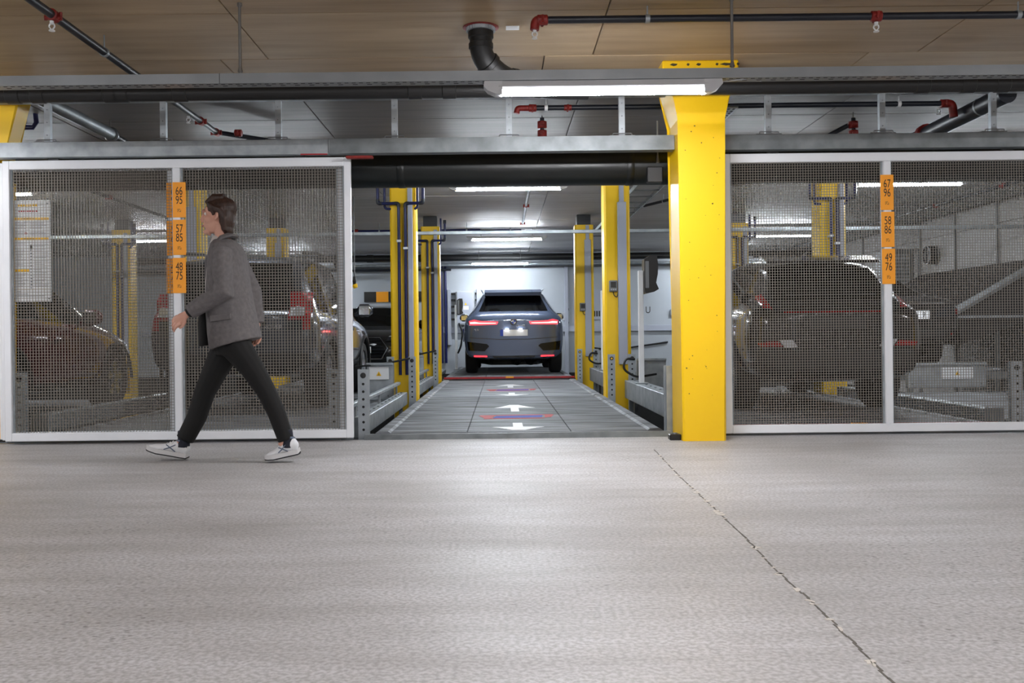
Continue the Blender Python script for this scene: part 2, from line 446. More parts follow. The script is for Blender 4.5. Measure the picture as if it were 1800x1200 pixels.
# ------------------------------------------------------------------ cable tray and luminaires
t = thing('cable_tray', 'long grey cable tray hung on rods across the aisle ceiling', 'cable tray', (0, 5.85, 2.398))
b = MB()
b.prism([(-.05, 0), (-.05, .062), (-.045, .062), (-.045, .004), (.045, .004), (.045, .062), (.05, .062), (.05, 0)], 'x', -9, 9)
b.build('trough', M['tray'], t)
b = MB()
for k in range(260):
    x = -5 + k * .045
    b.box(x, x + .024, -.034, -.024, -.001, .002)
    if k % 2: b.box(x, x + .03, .005, .015, -.001, .002)
o = b.build('slots', M['dark'], t); o['kind'] = 'stuff'
MB().box(-1.7205, -1.7175, -.0515, -.04, 0, .0625).build('tray_joint', M['dark'], t)
for px in (422, 1287, -600, 2200):
    x = P(px, 100, 5.82).x
    b = MB(); b.cyl((x, -.03, .05), (x, -.03, CZ - 2.398), .0095, 8); b.tube([(x, -.03, .12), (x, -.03, .075)], [.006, .017], 8); b.cyl((x, -.03, CZ - 2.418), (x, -.03, CZ - 2.398), .016, 8)
    b.build('hanger_rod', M['rod'], t)


def luminaire(x, y, z, L, tube, label, group=None, hang=True):
    t = thing('tube_light', label, 'light', (x, y, z), 0, group)
    h = L / 2
    MB().prism([(-.05, .034), (-.042, .07), (.042, .07), (.05, .034), (.036, .0185), (-.036, .0185)], 'x', -h + .09, h - .09).build('housing', M['grey_plastic'], t)
    b = MB(); n = 12
    prof = [(-.034 * math.cos(PI * k / n), .020 - .034 * math.sin(PI * k / n)) for k in range(n + 1)]
    b.prism(prof, 'x', -h + .1, h - .1).build('diffuser', M[tube], t)
    if hang:
        for sx in (-.5, .5): MB().cyl((sx, 0, .068), (sx, 0, CZ - z), .005, 6).build('hanger_rod', M['rod'], t)
    for sgn in (-1, 1):
        b = MB()
        pr = [(.0, -.012), (.045, -.008), (.09, .012), (.115, .04), (.11, .07), (0, .07)]
        b.prism([((h - .112 + u) * sgn, w) for u, w in pr], 'y', -.047, .047).build('end_cap', M['grey_plastic'], t)
    return t
luminaire(.653, 5.85, 2.326, 1.475, 'aisle_tube', 'bright tube light under the cable tray in front of the yellow pillar', hang=False)
luminaire(-5.2, 5.85, 2.326, 1.475, 'aisle_tube', 'added unseen tube light under the cable tray beyond the left edge of the picture', hang=False)  # lamps beyond both picture edges are unseen, added to light the aisle
luminaire(6.6, 5.85, 2.326, 1.475, 'aisle_tube', 'added unseen tube light under the cable tray beyond the right edge of the picture', hang=False)
for k, (x, y) in enumerate(((-4.6, 1.0), (.675, 1.0), (5.95, 1.0), (-4.6, -4), (.675, -4), (5.95, -4))):
    luminaire(x, y, 2.6, 1.52, 'aisle_tube', ('left', 'middle', 'right')[k % 3] + ' added tube light of the ' + ('nearer', 'farther')[k // 3] + ' row on the aisle ceiling behind the camera', 'added aisle lights behind the camera')  # unseen lamps added to give frontal light
for x, y, z, lab in ((.12, 12.2, 2.72, 'nearest tube light in the open middle bay, just under the dark duct'),
                     (.14, 18.2, 2.68, 'second tube light in the middle bay, above the parked grey car'),
                     (.0, 22.6, 2.55, 'farthest tube light in the middle bay, in front of the white wall'),
                     (5.33, 12.2, 2.72, 'tube light behind the right mesh door beside the orange sign'),
                     (5.35, 18.2, 2.68, 'smaller farther tube light behind the right door, above the dark car roof'),
                     (-6.72, 12.2, 2.72, 'tube light behind the left door, just above the white notice'),
                     (-6.65, 18.0, 2.70, 'farther tube light behind the left door, left of the orange signs'),
                     (5.3, 22.6, 2.6, 'farthest tube light in the right bay, hidden behind the dark car'),
                     (-5.3, 22.6, 2.6, 'farthest tube light in the left bays, hidden behind the parked cars')):
    luminaire(x, y, z, 1.56, 'bay_tube', lab)
for x, lab in ((.12, 'tube light over the open lane hidden behind the large round duct'), (5.3, 'tube light in the right bays hidden behind the large round duct'), (-5.2, 'tube light in the left bays hidden behind the large round duct'), (-2.55, 'added tube light over the grey off-roader hidden behind the large round duct'), (2.8, 'added tube light over the dark crossover hidden behind the large round duct')):
    luminaire(x, 10.1, 2.62, 1.56, 'row_tube', lab)  # the ones over off-roader and crossover are added to brighten the columns

# cables at both ends of the aisle luminaire
tag(MB().tube(arc_path([P(1262, 143, 5.9), P(1290, 141, 5.85), P(1312, 138, 5.83), P(1326, 133, 5.85)], .05), .006, 8).build('power_cable', M['grey_plastic'], None, True), 'pale cable leaving the right end of the aisle tube light', 'cable')
tag(MB().tube(arc_path([P(866, 146, 5.9), P(840, 145, 5.85), P(826, 142, 5.83), P(816, 139, 5.85)], .05), .006, 8).build('power_cable', M['grey_plastic'], None, True), 'pale cable leaving the left end of the aisle tube light', 'cable')

# ------------------------------------------------------------------ pipes
def clamp(b, p, r, ax='x'):
    if ax == 'x': b.cyl((p[0] - .014, p[1], p[2]), (p[0] + .014, p[1], p[2]), r, 14)
    else: b.cyl((p[0], p[1] - .014, p[2]), (p[0], p[1] + .014, p[2]), r, 14)
    b.cyl(p, (p[0], p[1], CZ), .005, 6)
t = thing('drain_pipe', 'long black plastic drain pipe behind the cable tray with a bent drop from the ceiling', 'pipe', (0, 0, 0))
DY, DZ, SY = 6.67, 2.565, 6.335
MB().cyl((-9, DY, DZ), (9, DY, DZ), .052, 20).build('pipe', M['black_pipe'], t, True)
for px in (25, 68, 196, 215, 318, 730, 790, 1620, 1700, 1760):
    x = P(px, 160, DY).x; MB().tube([(x - .05, DY, DZ), (x - .045, DY, DZ), (x + .045, DY, DZ), (x + .05, DY, DZ)], [.052, .058, .058, .052], 20).build('coupling', M['black_pipe'], t, True)
p0 = P(845, 48, SY)
path = [(p0.x, SY, CZ - .02), (p0.x, SY, 2.70), (p0.x + .15, SY + .12, DZ + .02), (p0.x + .5, DY - .02, DZ), (p0.x + .75, DY, DZ)]
pp = arc_path(path, .10); MB().tube(pp, .076, 20).build('drop_pipe', M['black_pipe'], t, True)
def collar(a, c, r, w=.03):
    a, c = Vector(a), Vector(c); d = (c - a).normalized()
    MB().tube([a - d * w, a - d * w * .8, a + d * w * .8, a + d * w], [r * .93, r, r, r * .93], 20).build('collar', M['black_pipe'], t, True)
collar((p0.x, SY, 2.85), (p0.x, SY, 2.8), .086, .025); collar((p0.x, SY, 2.775), (p0.x, SY, 2.7), .083, .02)
collar((p0.x + .05, SY + .04, 2.665), (p0.x + .12, SY + .096, 2.60), .085, .02)
collar((p0.x + .22, SY + .16, DZ + .016), (p0.x + .5, DY - .02, DZ), .085, .025); collar((p0.x + .40, SY + .26, DZ + .006), (p0.x + .5, DY - .02, DZ), .083, .02)
b = MB(); b.lathe([(.080, -.03), (.094, -.026), (.096, 0), (.080, 0)], (p0.x, SY, CZ), 'z', 24)
for k in range(30):
    a = 2 * PI * k / 30; b.box(p0.x + .096 * math.cos(a) - .003, p0.x + .096 * math.cos(a) + .003, SY + .096 * math.sin(a) - .003, SY + .096 * math.sin(a) + .003, CZ - .028, CZ)
o = b.build('perforated_ring', M['galv'], t); o['kind'] = 'stuff'
MB().lathe([(.098, -.004), (.122, -.002), (.122, 0), (.098, 0)], (p0.x, SY, CZ), 'z', 24).build('red_seal', M['red'], t)
tag(MB().box(p0.x + .17, p0.x + .26, SY - .03, SY + .05, CZ - .003, CZ).build('ceiling_label', M['white']), 'small white label stuck on the ceiling beside the soil pipe', 'label')


def coupling(t, p, ax, r, ears=True):
    b = MB(); p = Vector(p); d = Vector((1, 0, 0)) if ax == 'x' else Vector((0, 1, 0)) if ax == 'y' else Vector((0, 0, 1))
    b.tube([p - d * .035, p - d * .03, p + d * .03, p + d * .035], [r * 1.1, r * 1.45, r * 1.45, r * 1.1], 14)
    if ears:
        e = Vector((0, 0, 1)) if ax != 'z' else Vector((1, 0, 0)); f = d.cross(e)
        for sg in (-1, 1): b.cyl(p + f * sg * r * 1.2 - e * .012, p + f * sg * r * 2.0 - e * .012, .014, 8); b.cyl(p + f * sg * r * 1.8 - e * .028, p + f * sg * r * 1.8 + e * .02, .009, 6)
    return b.build('coupling', M['red'], t, True)
def sprinkler(t, p):
    b = MB(); p = Vector(p)
    b.cyl(p, p - Vector((0, 0, .02)), .012, 10)
    b.tube(arc_path([p + Vector((-.012, 0, -.018)), p + Vector((-.018, 0, -.035)), p + Vector((0, 0, -.056)), p + Vector((.018, 0, -.035)), p + Vector((.012, 0, -.018))], .012), .0045, 6)
    b.cyl(p - Vector((0, 0, .056)), p - Vector((0, 0, .062)), .018, 12)
    return b.build('sprinkler_head', M['white'], t, True)
def elbow(t, a, bnd, c, r, m='red'):
    return MB().tube(arc_path([a, bnd, c], .06), r * 1.25, 14).build('elbow', M[m], t, True)

r = .023
t = thing('sprinkler_pipe', 'black sprinkler pipe under the ceiling at the upper right with a red elbow end', 'pipe')
x0 = P(952, 37, 5.95).x
MB().cyl((x0, 5.95, 2.817), (7, 5.95, 2.817), r, 16).build('pipe', M['navy'], t, True)
elbow(t, (x0 + .02, 5.95, 2.817), (x0 - .04, 5.95, 2.817), (x0 - .045, 5.95, 2.754), r)
coupling(t, (x0 + .005, 5.95, 2.817), 'x', r); sprinkler(t, (x0 - .045, 5.95, 2.76))
xs = P(1540, 33, 5.95).x; coupling(t, (xs, 5.95, 2.817), 'x', r); sprinkler(t, (xs, 5.95, 2.78))
for px in (1138, 1790): 
    b = MB(); clamp(b, (P(px, 33, 5.95).x, 5.95, 2.817), r * 1.2); b.build('pipe_clamp', M['galv'], t, True)
t = thing('sprinkler_pipe', 'black sprinkler pipe running away into the bays at the upper left', 'pipe')
MB().cyl((-2.68, 3, 2.783), (-2.68, 8.95, 2.783), r * 1.15, 16).build('pipe', M['navy'], t, True)
for y in (5.67, 8.46, 8.92): coupling(t, (-2.68, y, 2.783), 'y', r * 1.1)
sprinkler(t, (-2.68, 5.65, 2.745)); sprinkler(t, (-2.68, 8.12, 2.75)); coupling(t, (-2.47, 8.92, 2.775), 'x', r)
MB().cyl((-2.68, 8.92, 2.783), (-2.2, 9.4, 2.783), r, 12).build('branch', M['navy'], t, True)
b = MB(); clamp(b, (-2.68, 6.40, 2.783), r * 1.4, 'y'); b.build('pipe_clamp', M['galv'], t, True)
t = thing('sprinkler_pipe', 'dark sprinkler pipe behind the hanger posts over the open bay with a red elbow', 'pipe')
x0 = P(930, 192, 8.18).x
MB().cyl((x0, 8.18, 2.80), (P(1660, 187, 8.18).x, 8.18, 2.80), r, 14).build('pipe', M['navy'], t, True)
elbow(t, (x0 + .04, 8.18, 2.80), (x0 - .1, 8.18, 2.80), (x0 - .11, 8.18, 2.754), r * .9); coupling(t, (x0 + .03, 8.18, 2.80), 'x', r)
coupling(t, (P(998, 190, 8.18).x, 8.18, 2.80), 'x', r * .8)
xe = P(1660, 187, 8.18).x
elbow(t, (xe - .02, 8.18, 2.80), (xe + .07, 8.18, 2.80), (xe + .08, 8.18, 2.68), r * 1.2); coupling(t, (xe, 8.18, 2.80), 'x', r * 1.1); sprinkler(t, (xe - .05, 8.18, 2.765))
b = MB(); clamp(b, (P(960, 190, 8.18).x, 8.18, 2.80), r * 1.2); clamp(b, (P(1580, 187, 8.18).x, 8.18, 2.80), r * 1.2); b.build('pipe_clamp', M['white'], t, True)
# upright red valves peeping over the rail
for i, (px, d, lab) in enumerate(((953, 8.9, 'red pipe coupling standing above the rail over the open bay'), (1500, 8.9, 'red pipe coupling above the rail behind the right door'))):
    p = P(px, 226, d); t = thing('pipe_coupling', lab, 'pipe fitting', (0, 0, 0))
    MB().cyl((p.x, d - .02, p.z - .35), (p.x, d, p.z + .1), r * .9, 12).build('pipe', M['navy'], t, True)
    coupling(t, (p.x, d, p.z + .035), 'z', r * 1.35); coupling(t, (p.x, d, p.z - .05), 'z', r * 1.35)
    MB().cyl((p.x, d, p.z + .08), (p.x, d, CZ), .006, 6).build('hanger_rod', M['rod'], t)
    if i: MB().cyl((p.x - .05, d, p.z + .03), (p.x - .32, d + .2, p.z - .1), r, 12).build('branch', M['navy'], t, True)
t = thing('vent_pipe', 'thick dark slanting pipe at the upper right behind the rail', 'pipe')
MB().cyl((4.1, 7.55, 2.72), (4.1, 9.3, 2.70), .075, 20).build('pipe', M['navy'], t, True)
coupling(t, (4.1, 9.0, 2.70), 'y', .07, False)
MB().lathe([(.079, -.012), (.079, .012)], (4.1, 7.95, 2.717), 'y', 20).build('pipe_clamp', M['galv'], t, True)
t = thing('vent_pipe', 'grey insulated pipe running back above the rail at the upper left', 'pipe')
MB().cyl((-3.67, 7.5, 2.76), (-3.65, 8.9, 2.76), .055, 18).build('pipe', M['galv_dark'], t, True)
MB().cyl((-3.65, 8.9, 2.76), (-3.64, 9.6, 2.74), .03, 14).build('pipe_end', M['black_pipe'], t, True)
MB().lathe([(.06, -.02), (.07, 0), (.06, .02)], (-3.65, 8.85, 2.76), 'y', 18).build('pipe_clamp', M['midgrey'], t, True)
for y in (7.8, 8.86): MB().cyl((-3.66, y, 2.8), (-3.66, y, CZ), .005, 6).build('hanger_rod', M['rod'], t)

t = thing('air_duct', 'large glossy black-green round duct crossing behind the door rails', 'duct', (0, 7.95, 2.238))
MB().cyl((-10, 0, 0), (8.0, 0, 0), .155, 40).build('duct', M['duct'], t, True)
for x in (-4.9, -2.2, -.82, 1.1, 3.6, 6.2): MB().lathe([(.156, -.03), (.159, -.025), (.159, .025), (.156, .03)], (x, 0, 0), 'x', 40).build('duct_seam', M['duct'], t, True)
b = MB(); b.cyl((1.32, -.16, .07), (1.32, -.16, .35), .007, 8); b.tube([(1.32, -.16, .0), (1.32, -.16, .07)], [.015, .008], 8); b.build('hanger', M['rod'], t)
MB().bbox(1.23, 1.36, -.17, -.1, -.16, -.03, .006).build('bracket', M['black'], t)

# interior service pipes
t = thing('drain_pipe', 'black drain pipe high along the white back wall', 'pipe', (0, 23.2, 2.76))
MB().cyl((-9, 0, 0), (7.9, 0, 0), .085, 18).build('pipe', M['black_pipe'], t, True)
for x in (-3.2, -1.9, .4, 1.9): MB().cyl((x - .08, 0, 0), (x + .08, 0, 0), .097, 18).build('coupling', M['black_pipe'], t, True)
t = thing('conduit', 'grey conduit below the black pipe along the white back wall', 'conduit')
MB().cyl((-9, 23.0, 2.57), (7.9, 23.0, 2.57), .035, 14).build('pipe', M['galv'], t, True)
for x in (-7, -4.4, -1.9, .6, 3.1, 5.6): MB().bbox(x - .015, x + .015, 22.99, YW - .004, 2.53, 2.55, .003).build('wall_bracket', M['galv_dark'], t)
t = thing('conduit', 'thin dark conduit lowest on the back wall left of the middle bay', 'conduit')
MB().cyl((-9, 23.1, 2.46), (-1.2, 23.1, 2.46), .03, 14).build('pipe', M['navy'], t, True)
for x in (-7.2, -4.6, -2.1): MB().bbox(x - .015, x + .015, 23.09, YW - .004, 2.425, 2.44, .003).build('wall_bracket', M['galv_dark'], t)
tag(MB().bbox(-9, 7.9, 14.0, 14.06, 2.34, 2.39, .005).build('conduit', M['galv']), 'thin horizontal grey conduit crossing behind the first yellow columns', 'conduit')
t = thing('sprinkler_pipe', 'blue pipe under the ceiling left of the near yellow column', 'pipe')
MB().cyl((-2.7, 17.2, 2.75), (-.35 , 17.2, 2.75), .035, 14).build('pipe', M['blue_pipe'], t, True)
MB().cyl((-.1, 17.2, 2.75), (.4, 17.2, 2.75), .02, 14).build('pipe_end', M['blue_pipe'], t, True)
coupling(t, (-2.62, 17.2, 2.75), 'x', .035, False)
for x in (-2.2, -.6, .2):
    b = MB(); clamp(b, (x, 17.2, 2.75), .042); b.build('pipe_clamp', M['galv'], t, True)
MB().cyl((-.4, 17.2, 2.75), (-.08, 17.2, 2.75), .02, 10).build('joint', M['fitting'], t, True)
t = thing('sprinkler_pipe', 'steel sprinkler pipe on the ceiling of the middle bay right of the nearest light', 'pipe')
MB().cyl((.42, 11.6, 2.84), (.42, 17.2, 2.84), .022, 12).build('pipe', M['galv'], t, True)
for y in (12.8, 14.6, 16.9): coupling(t, (.42, y, 2.84), 'y', .022)
t = thing('sprinkler_pipe', 'steel sprinkler pipe slanting along the ceiling behind the right door', 'pipe')
MB().cyl((7.0, 11.5, 2.82), (6.9, 22, 2.82), .024, 12).build('pipe', M['navy'], t, True)
for y in (13, 15, 18): coupling(t, (6.98, y, 2.82), 'y', .024)
t = thing('sprinkler_pipe', 'dark sprinkler pipe running back under the ceiling behind the left door', 'pipe')
MB().cyl((-5.4, 9.8, 2.8), (-5.4, 21, 2.8), .024, 12).build('pipe', M['navy'], t, True)
for y in (11, 13, 16): coupling(t, (-5.4, y, 2.8), 'y', .024)
t = thing('branch_pipe', 'thin dark branch pipe slanting behind the yellow pillar', 'pipe')
MB().cyl((2.24, 14.5, 2.80), (3.3, 12.0, 2.80), .022, 12).build('pipe', M['navy'], t, True)
for k in (.2, .8):
    b = MB(); clamp(b, (2.24 + 1.06 * k, 14.5 - 2.5 * k, 2.8), .026, 'y'); b.build('pipe_clamp', M['galv'], t, True)
t = thing('cable_ladder', 'grey cable ladder under the ceiling running back right of the open bay', 'cable tray', (0, 0, 2.74))
for x in (1.80, 2.16):
    MB().bbox(x - .01, x + .01, 11.8, 19, 0, .06, .003).build('rail', M['galv'], t)
    for y in (12.4, 15, 17.8): MB().cyl((x, y, .05), (x, y, CZ - 2.74), .005, 6).build('hanger_rod', M['rod'], t)
for k in range(12): MB().bbox(1.81, 2.15, 12.0 + k * .58, 12.05 + k * .58, .005, .02, .003).build('rung', M['midgrey'], t)
t = thing('cable_ladder', 'perforated cable tray end peeping out right of the pillar head', 'cable tray', (0, 0, 2.74))
MB().bbox(1.78, 2.05, 8.0, 9.0, 0, .012, .003).build('plate', M['galv'], t)
for y in (8.4, 8.8): MB().cyl((1.91, y, .01), (1.91, y, CZ - 2.74), .005, 6).build('hanger_rod', M['rod'], t)
b = MB()
for i in range(6):
    for k in range(12): b.box(1.80 + i * .042, 1.82 + i * .042, 8.03 + k * .08, 8.07 + k * .08, -.001, .001)
o = b.build('slots', M['dark'], t); o['kind'] = 'stuff'
tag(MB().tube([P(60 , 178, 8.6), P(64, 215, 8.6), P(58, 224, 8.6), P(25, 224, 8.6)], .022, 12).build('blue_elbow_pipe', M['blue_pipe'], None, True), 'blue bent pipe right of the left pillar head', 'pipe')

# ------------------------------------------------------------------ sliding mesh doors
def mesh_door(name, label, x0, x1, y, mull, sp, h=.0016, z0=.028, z1=2.245, signs=None):
    t = thing(name, label, 'door', (0, y, 0))
    fw = .055
    def bar(n, a, b_, c, d): return MB().bbox(a, b_, -.02, .02, c, d, .004).build(n, M['white_alu'], t)
    bar('stile', x0, x0 + fw, z0, z1); bar('stile', x1 - fw, x1, z0, z1)
    bar('bottom_rail', x0 + fw, x1 - fw, z0, z0 + .065); bar('top_rail', x0 + fw, x1 - fw, z1 - .07, z1)
    for m in mull: bar('mullion', m - .029, m + .029, z0 + .065, z1 - .07)
    b = MB()
    n = int((x1 - x0 - 2 * fw) / sp)
    for k in range(1, n + 1):
        x = x0 + fw + k * sp
        b.box(x - h, x + h, .006, .010, z0 + .06, z1 - .065)
    n = int((z1 - z0 - .13) / sp)
    for k in range(1, n + 1):
        z = z0 + .065 + k * sp
        b.box(x0 + fw - .004, x1 - fw + .004, .010, .014, z - h, z + h)
    o = b.build('wire_mesh', M['wire'], t, fix=False); o['kind'] = 'stuff'
    # edge strips that clamp the mesh
    b = MB()
    edges = [x0 + fw] + [m + .029 for m in mull] + [x1 - fw - .014] + [m - .043 for m in mull]
    for e in edges: b.bbox(e, e + .014, .004, .018, z0 + .06, z1 - .065, .002)
    b.build('clamp_strip', M['galv'], t)
    for x in (x0 + .4, x1 - .4):
        b = MB(); b.bbox(x - .045, x + .045, -.012, .012, z1, z1 + .0145, .003)
        b.build('roller', M['black'], t)
    return t
XD0, XD1 = P(8, 500, 7.43).x, P(619, 500, 7.43).x
mL = P(313, 500, 7.43).x
d1 = mesh_door('mesh_door', 'white framed sliding mesh door at the left, the walking person in front of it', XD0, XD1, 7.43, [mL], .0232)
d1b = mesh_door('mesh_door', 'second mesh door parked directly behind the left front door', XD0 - .07, XD1 - .065, 7.52, [mL - .068], .0232)
R0 = P(1272, 500, 7.43).x; mR = P(1560, 500, 7.43).x
d2 = mesh_door('mesh_door', 'white framed sliding mesh door right of the yellow pillar', R0, 2 * mR - R0 + .06, 7.43, [mR], .0209, .0019, z1=2.235)
d3 = thing('door_post', 'white aluminium post at the far left edge beside the left mesh door', 'post', (P(4, 500, 7.58).x, 7.587, 0))
MB().bbox(-.022, .022, -.025, .025, .012, 2.25, .004).build('post', M['white_alu'], d3)
MB().bbox(-.03, .05, -.03, .03, 0, .03, .004).build('foot', M['black'], d3)
tag(MB().bbox(-1.19, -.98, 7.30, 7.36, 2.215, 2.235, .004).build('door_stop', M['red']), 'small red door stop under the rail at the right end of the left door', 'door stop')
tag(MB().bbox(-1.55, -1.34, 7.345, 7.352, 2.252, 2.262, .001).build('tape_mark', M['red_paint']), 'thin red mark on the lower edge of the left rail', 'mark')
t = thing('floor_guide', 'small black door guide on the floor left of the yellow pillar', 'door guide', (P(1187, 766, 7.25).x, 7.27, 0))
MB().bbox(-.045, .045, -.04, .05, 0, .045, .006).build('block', M['black'], t); MB().cyl((0, 0, .04), (0, 0, .055), .02, 12).build('roller', M['midgrey'], t)


def sign(x, y, zt, nums, label, w=.104, h=.278):
    t = thing('number_sign', label, 'sign', (x, y, zt - h / 2), 0, None)
    MB().bbox(-w / 2, w / 2, -.0015, .0015, -h / 2, h / 2, .0007).build('plate', M['orange'], t)
    text('numbers', nums, .092, (0, -.002, .031), M['ink'], t, .62, space=.78, ext=.0004)
    b = MB()                                                  # a tiny unreadable stamp under the numbers
    for r_ in range(3):
        for k in range(4):
            if (r_ + k) % 4 != 3: b.box(-.014 + k * .0075, -.009 + k * .0075, -.0021, -.001, -.078 - r_ * .009, -.073 - r_ * .009)
    o = b.build('small_print', M['ink'], t); o['kind'] = 'stuff'
    return t
for (px, py, nums, lab) in ((314.5, 320, '66\n95', 'orange number sign 66 95 on the left door, top of three'), (315, 386, '57\n85', 'orange number sign 57 85 on the left door, middle of three'), (315, 453, '48\n75', 'orange number sign 48 75 on the left door, lowest of three')):
    p = P(px, py, 7.405); sign(p.x, 7.407, p.z, nums, lab)
for (px, py, nums, lab) in ((1559, 307, '67\n96', 'orange number sign 67 96 on the right door, top of three'), (1560.5, 372, '58\n86', 'orange number sign 58 86 on the right door, middle of three'), (1562, 437, '49\n76', 'orange number sign 49 76 on the right door, lowest of three')):
    p = P(px, py, 7.405); sign(p.x, 7.407, p.z, nums, lab)
for (px, py, nums, lab) in ((302.5, 321, '6\n9', 'darker orange sign showing 6 9 behind the mesh, top of the rear three'), (303, 388, '5\n6', 'darker orange sign behind the mesh, middle of the rear three'), (303, 454, '4\n7', 'darker orange sign showing 4 7 behind the mesh, lowest of the rear three')):
    p = P(px, py, 7.49); s_ = sign(p.x, 7.497, p.z, nums, lab)

# notice board behind the left mesh
pa, pb = P(25, 352, 7.465), P(90, 530, 7.465)
t = thing('notice_board', 'white printed notice with yellow bars hung behind the left mesh', 'notice', (pa.x, 7.468, pb.z))
W, H = pb.x - pa.x, pa.z - pb.z
MB().bbox(0, W, 0, .004, 0, H, .001).build('sheet', M['poster'], t)
fx = lambda u: (u - 135) / (487 - 135) * W
fz = lambda v: H - (v - 118) / (1093 - 118) * H
b = MB()
for (u0, u1, v0, v1) in ((135, 470, 286, 308), (135, 465, 477, 500), (135, 270, 780, 803)): MB().box(fx(u0), fx(u1), -.0008, .001, fz(v1), fz(v0)).build('yellow_bar', M['sign_yellow'], t)
for k in range(8): b.box(fx(170 + k * 24), fx(170 + k * 24 + 18), -.0008, .001, fz(178), fz(154))
for k in range(20): b.box(fx(150 + k * 16), fx(160 + k * 16), -.0008, .001, fz(974), fz(970))
o = b.build('yellow_print', M['sign_yellow'], t); o['kind'] = 'stuff'
b = MB()
for v in list(range(330, 400, 14)) + list(range(420, 450, 14)):
    b.box(fx(145), fx(random.uniform(220, 255)), -.0008, .001, fz(v + 4), fz(v)); b.box(fx(285), fx(random.uniform(400, 465)), -.0008, .001, fz(v + 4), fz(v))
for v in range(520, 760, 15):
    if random.random() < .8: b.box(fx(145), fx(random.uniform(200, 245)), -.0008, .001, fz(v + 4), fz(v))
for v in range(540, 950, 16):
    if random.random() < .75: b.box(fx(320), fx(random.uniform(390, 470)), -.0008, .001, fz(v + 4), fz(v))
for v in range(820, 950, 15): b.box(fx(150), fx(random.uniform(200, 265)), -.0008, .001, fz(v + 4), fz(v))
for v in range(560, 980, 30): b.box(fx(285), fx(random.uniform(295, 306)), -.0008, .001, fz(v + 16), fz(v))
for v in (990, 1015, 1034): b.box(fx(150), fx(190 if v < 1000 else 260 if v < 1020 else 425), -.0008, .001, fz(v + 5), fz(v))
o = b.build('printed_lines', M['poster_grey'], t); o['kind'] = 'stuff'
b = MB()
for k in range(9): b.box(fx(175 + k * 21), fx(175 + k * 21 + 15), -.0008, .001, fz(231), fz(218))
b.lathe([(.010, -.001), (.010, .001), (.0075, .001), (.0075, -.001), (.010, -.001)], (fx(245), 0, fz(435)), 'y', 18); b.box(fx(237), fx(253), -.001, .001, fz(439), fz(431))
o = b.build('red_print', M['red_paint'], t); o['kind'] = 'stuff'
b = MB(); b.box(fx(285), fx(309), -.0008, .001, fz(588), fz(545)); b.box(fx(200), fx(335), -.0012, .001, fz(299), fz(294)); b.box(fx(215), fx(325), -.0012, .001, fz(491), fz(486))
o = b.build('black_print', M['ink'], t); o['kind'] = 'stuff'
for u, v in ((457, 152), (465, 1062)): MB().cyl((fx(u), -.003, fz(v)), (fx(u), .002, fz(v)), .006, 10).build('screw', M['midgrey'], t)

# ------------------------------------------------------------------ yellow columns of the parking frame
def column(x, y, kind, label):
    t = thing('yellow_column', label, 'column', (x, y + .16, 0))
    h, c = .16, .022
    b = MB(); b.prism([(-h + c, -h), (h - c, -h), (h, -h + c), (h, h - c), (h - c, h), (-h + c, h), (-h, h - c), (-h, -h + c)], 'z', -1.6, 2.72)
    b.build('shaft', M['yellow'], t)
    MB().bbox(-.12, .12, -.12, .12, 2.72, CZ, .006).build('head', M['black'], t)
    sx = 1 if kind == 'pipes' else .1
    cx = .095 if kind == 'pipes' else .055
    MB().bbox(cx - .03 if kind == 'pipes' else cx - .055, cx + .03 if kind == 'pipes' else cx + .055, -h - .05, -h, .45, 2.66 if kind == 'pipes' else 2.46, .005).build('cable_cover', M['cover'], t)
    if kind != 'pipes':
        MB().bbox(cx - .03, cx + .03, -h - .03, -h, 2.46, 2.71, .004).build('upper_cover', M['cover'], t)
    return t
def post_box(x, y, z, label):
    t = thing('control_box', label, 'switch box', (x, y, z))
    MB().bbox(-.05, .05, -.06, 0, -.07, .07, .008).build('case', M['midgrey'], t)
    MB().bbox(-.034, .034, -.065, -.058, -.02, .05, .003).build('display', M['black'], t)
    b = MB(); [b.cyl((u, -.06, -.045), (u, -.066, -.045), .008, 8) for u in (-.025, 0, .025)]; b.build('button', M['grey_plastic'], t)
    MB().tube(arc_path([(0, -.03, -.07), (.01, -.03, -.12), (.05, -.03, -.14), (.06, -.02, -.08)], .04), .006, 6).build('lead', M['cable'], t, True)
    return t
def blue_pair(x, y, label):
    t = thing('blue_pipes', label, 'pipe', (x, y - .05, 0))
    for k, (px, sg) in enumerate(((-.043, -1), (.038, 1))):
        zb = 2.47 + .03 * (0)
        # the riser bends outwards below the ceiling and rises again beside the column
        out = -.30 if sg < 0 else .26
        path = [(px, -.0, .35), (px, -.0, zb), (out, -.0, zb), (out, -.0, 2.80)]
        MB().tube(arc_path(path, .05), .0195, 10).build('riser', M['blue_pipe'], t, True)
        out2 = out + .075 * sg * -1
        MB().tube(arc_path([(out2, .07, 2.86), (out2, .07, zb - .06), (out2 + .12 * -sg, .07, zb - .06)], .05), .0165, 10).build('offset_pipe', M['blue_pipe'], t, True)
        MB().tube(arc_path([(px, -.001, zb - .05), (px, -.001, zb), (px + .05 * sg, -.001, zb)], .05), .022, 10).build('elbow', M['fitting'], t, True)
        MB().tube(arc_path([(out - .05 * sg, -.001, zb), (out, -.001, zb), (out, -.001, zb + .05)], .05), .022, 10).build('elbow', M['fitting'], t, True)
        MB().cyl((out, 0, 2.76), (out, 0, 2.82), .026, 10).build('socket', M['fitting'], t, True)
        b = MB(); b.bbox(px - .028, px + .028, -.024, .05, 1.99 - .09 * k, 2.02 - .09 * k, .004); b.build('pipe_clip', M['white'], t)
    return t
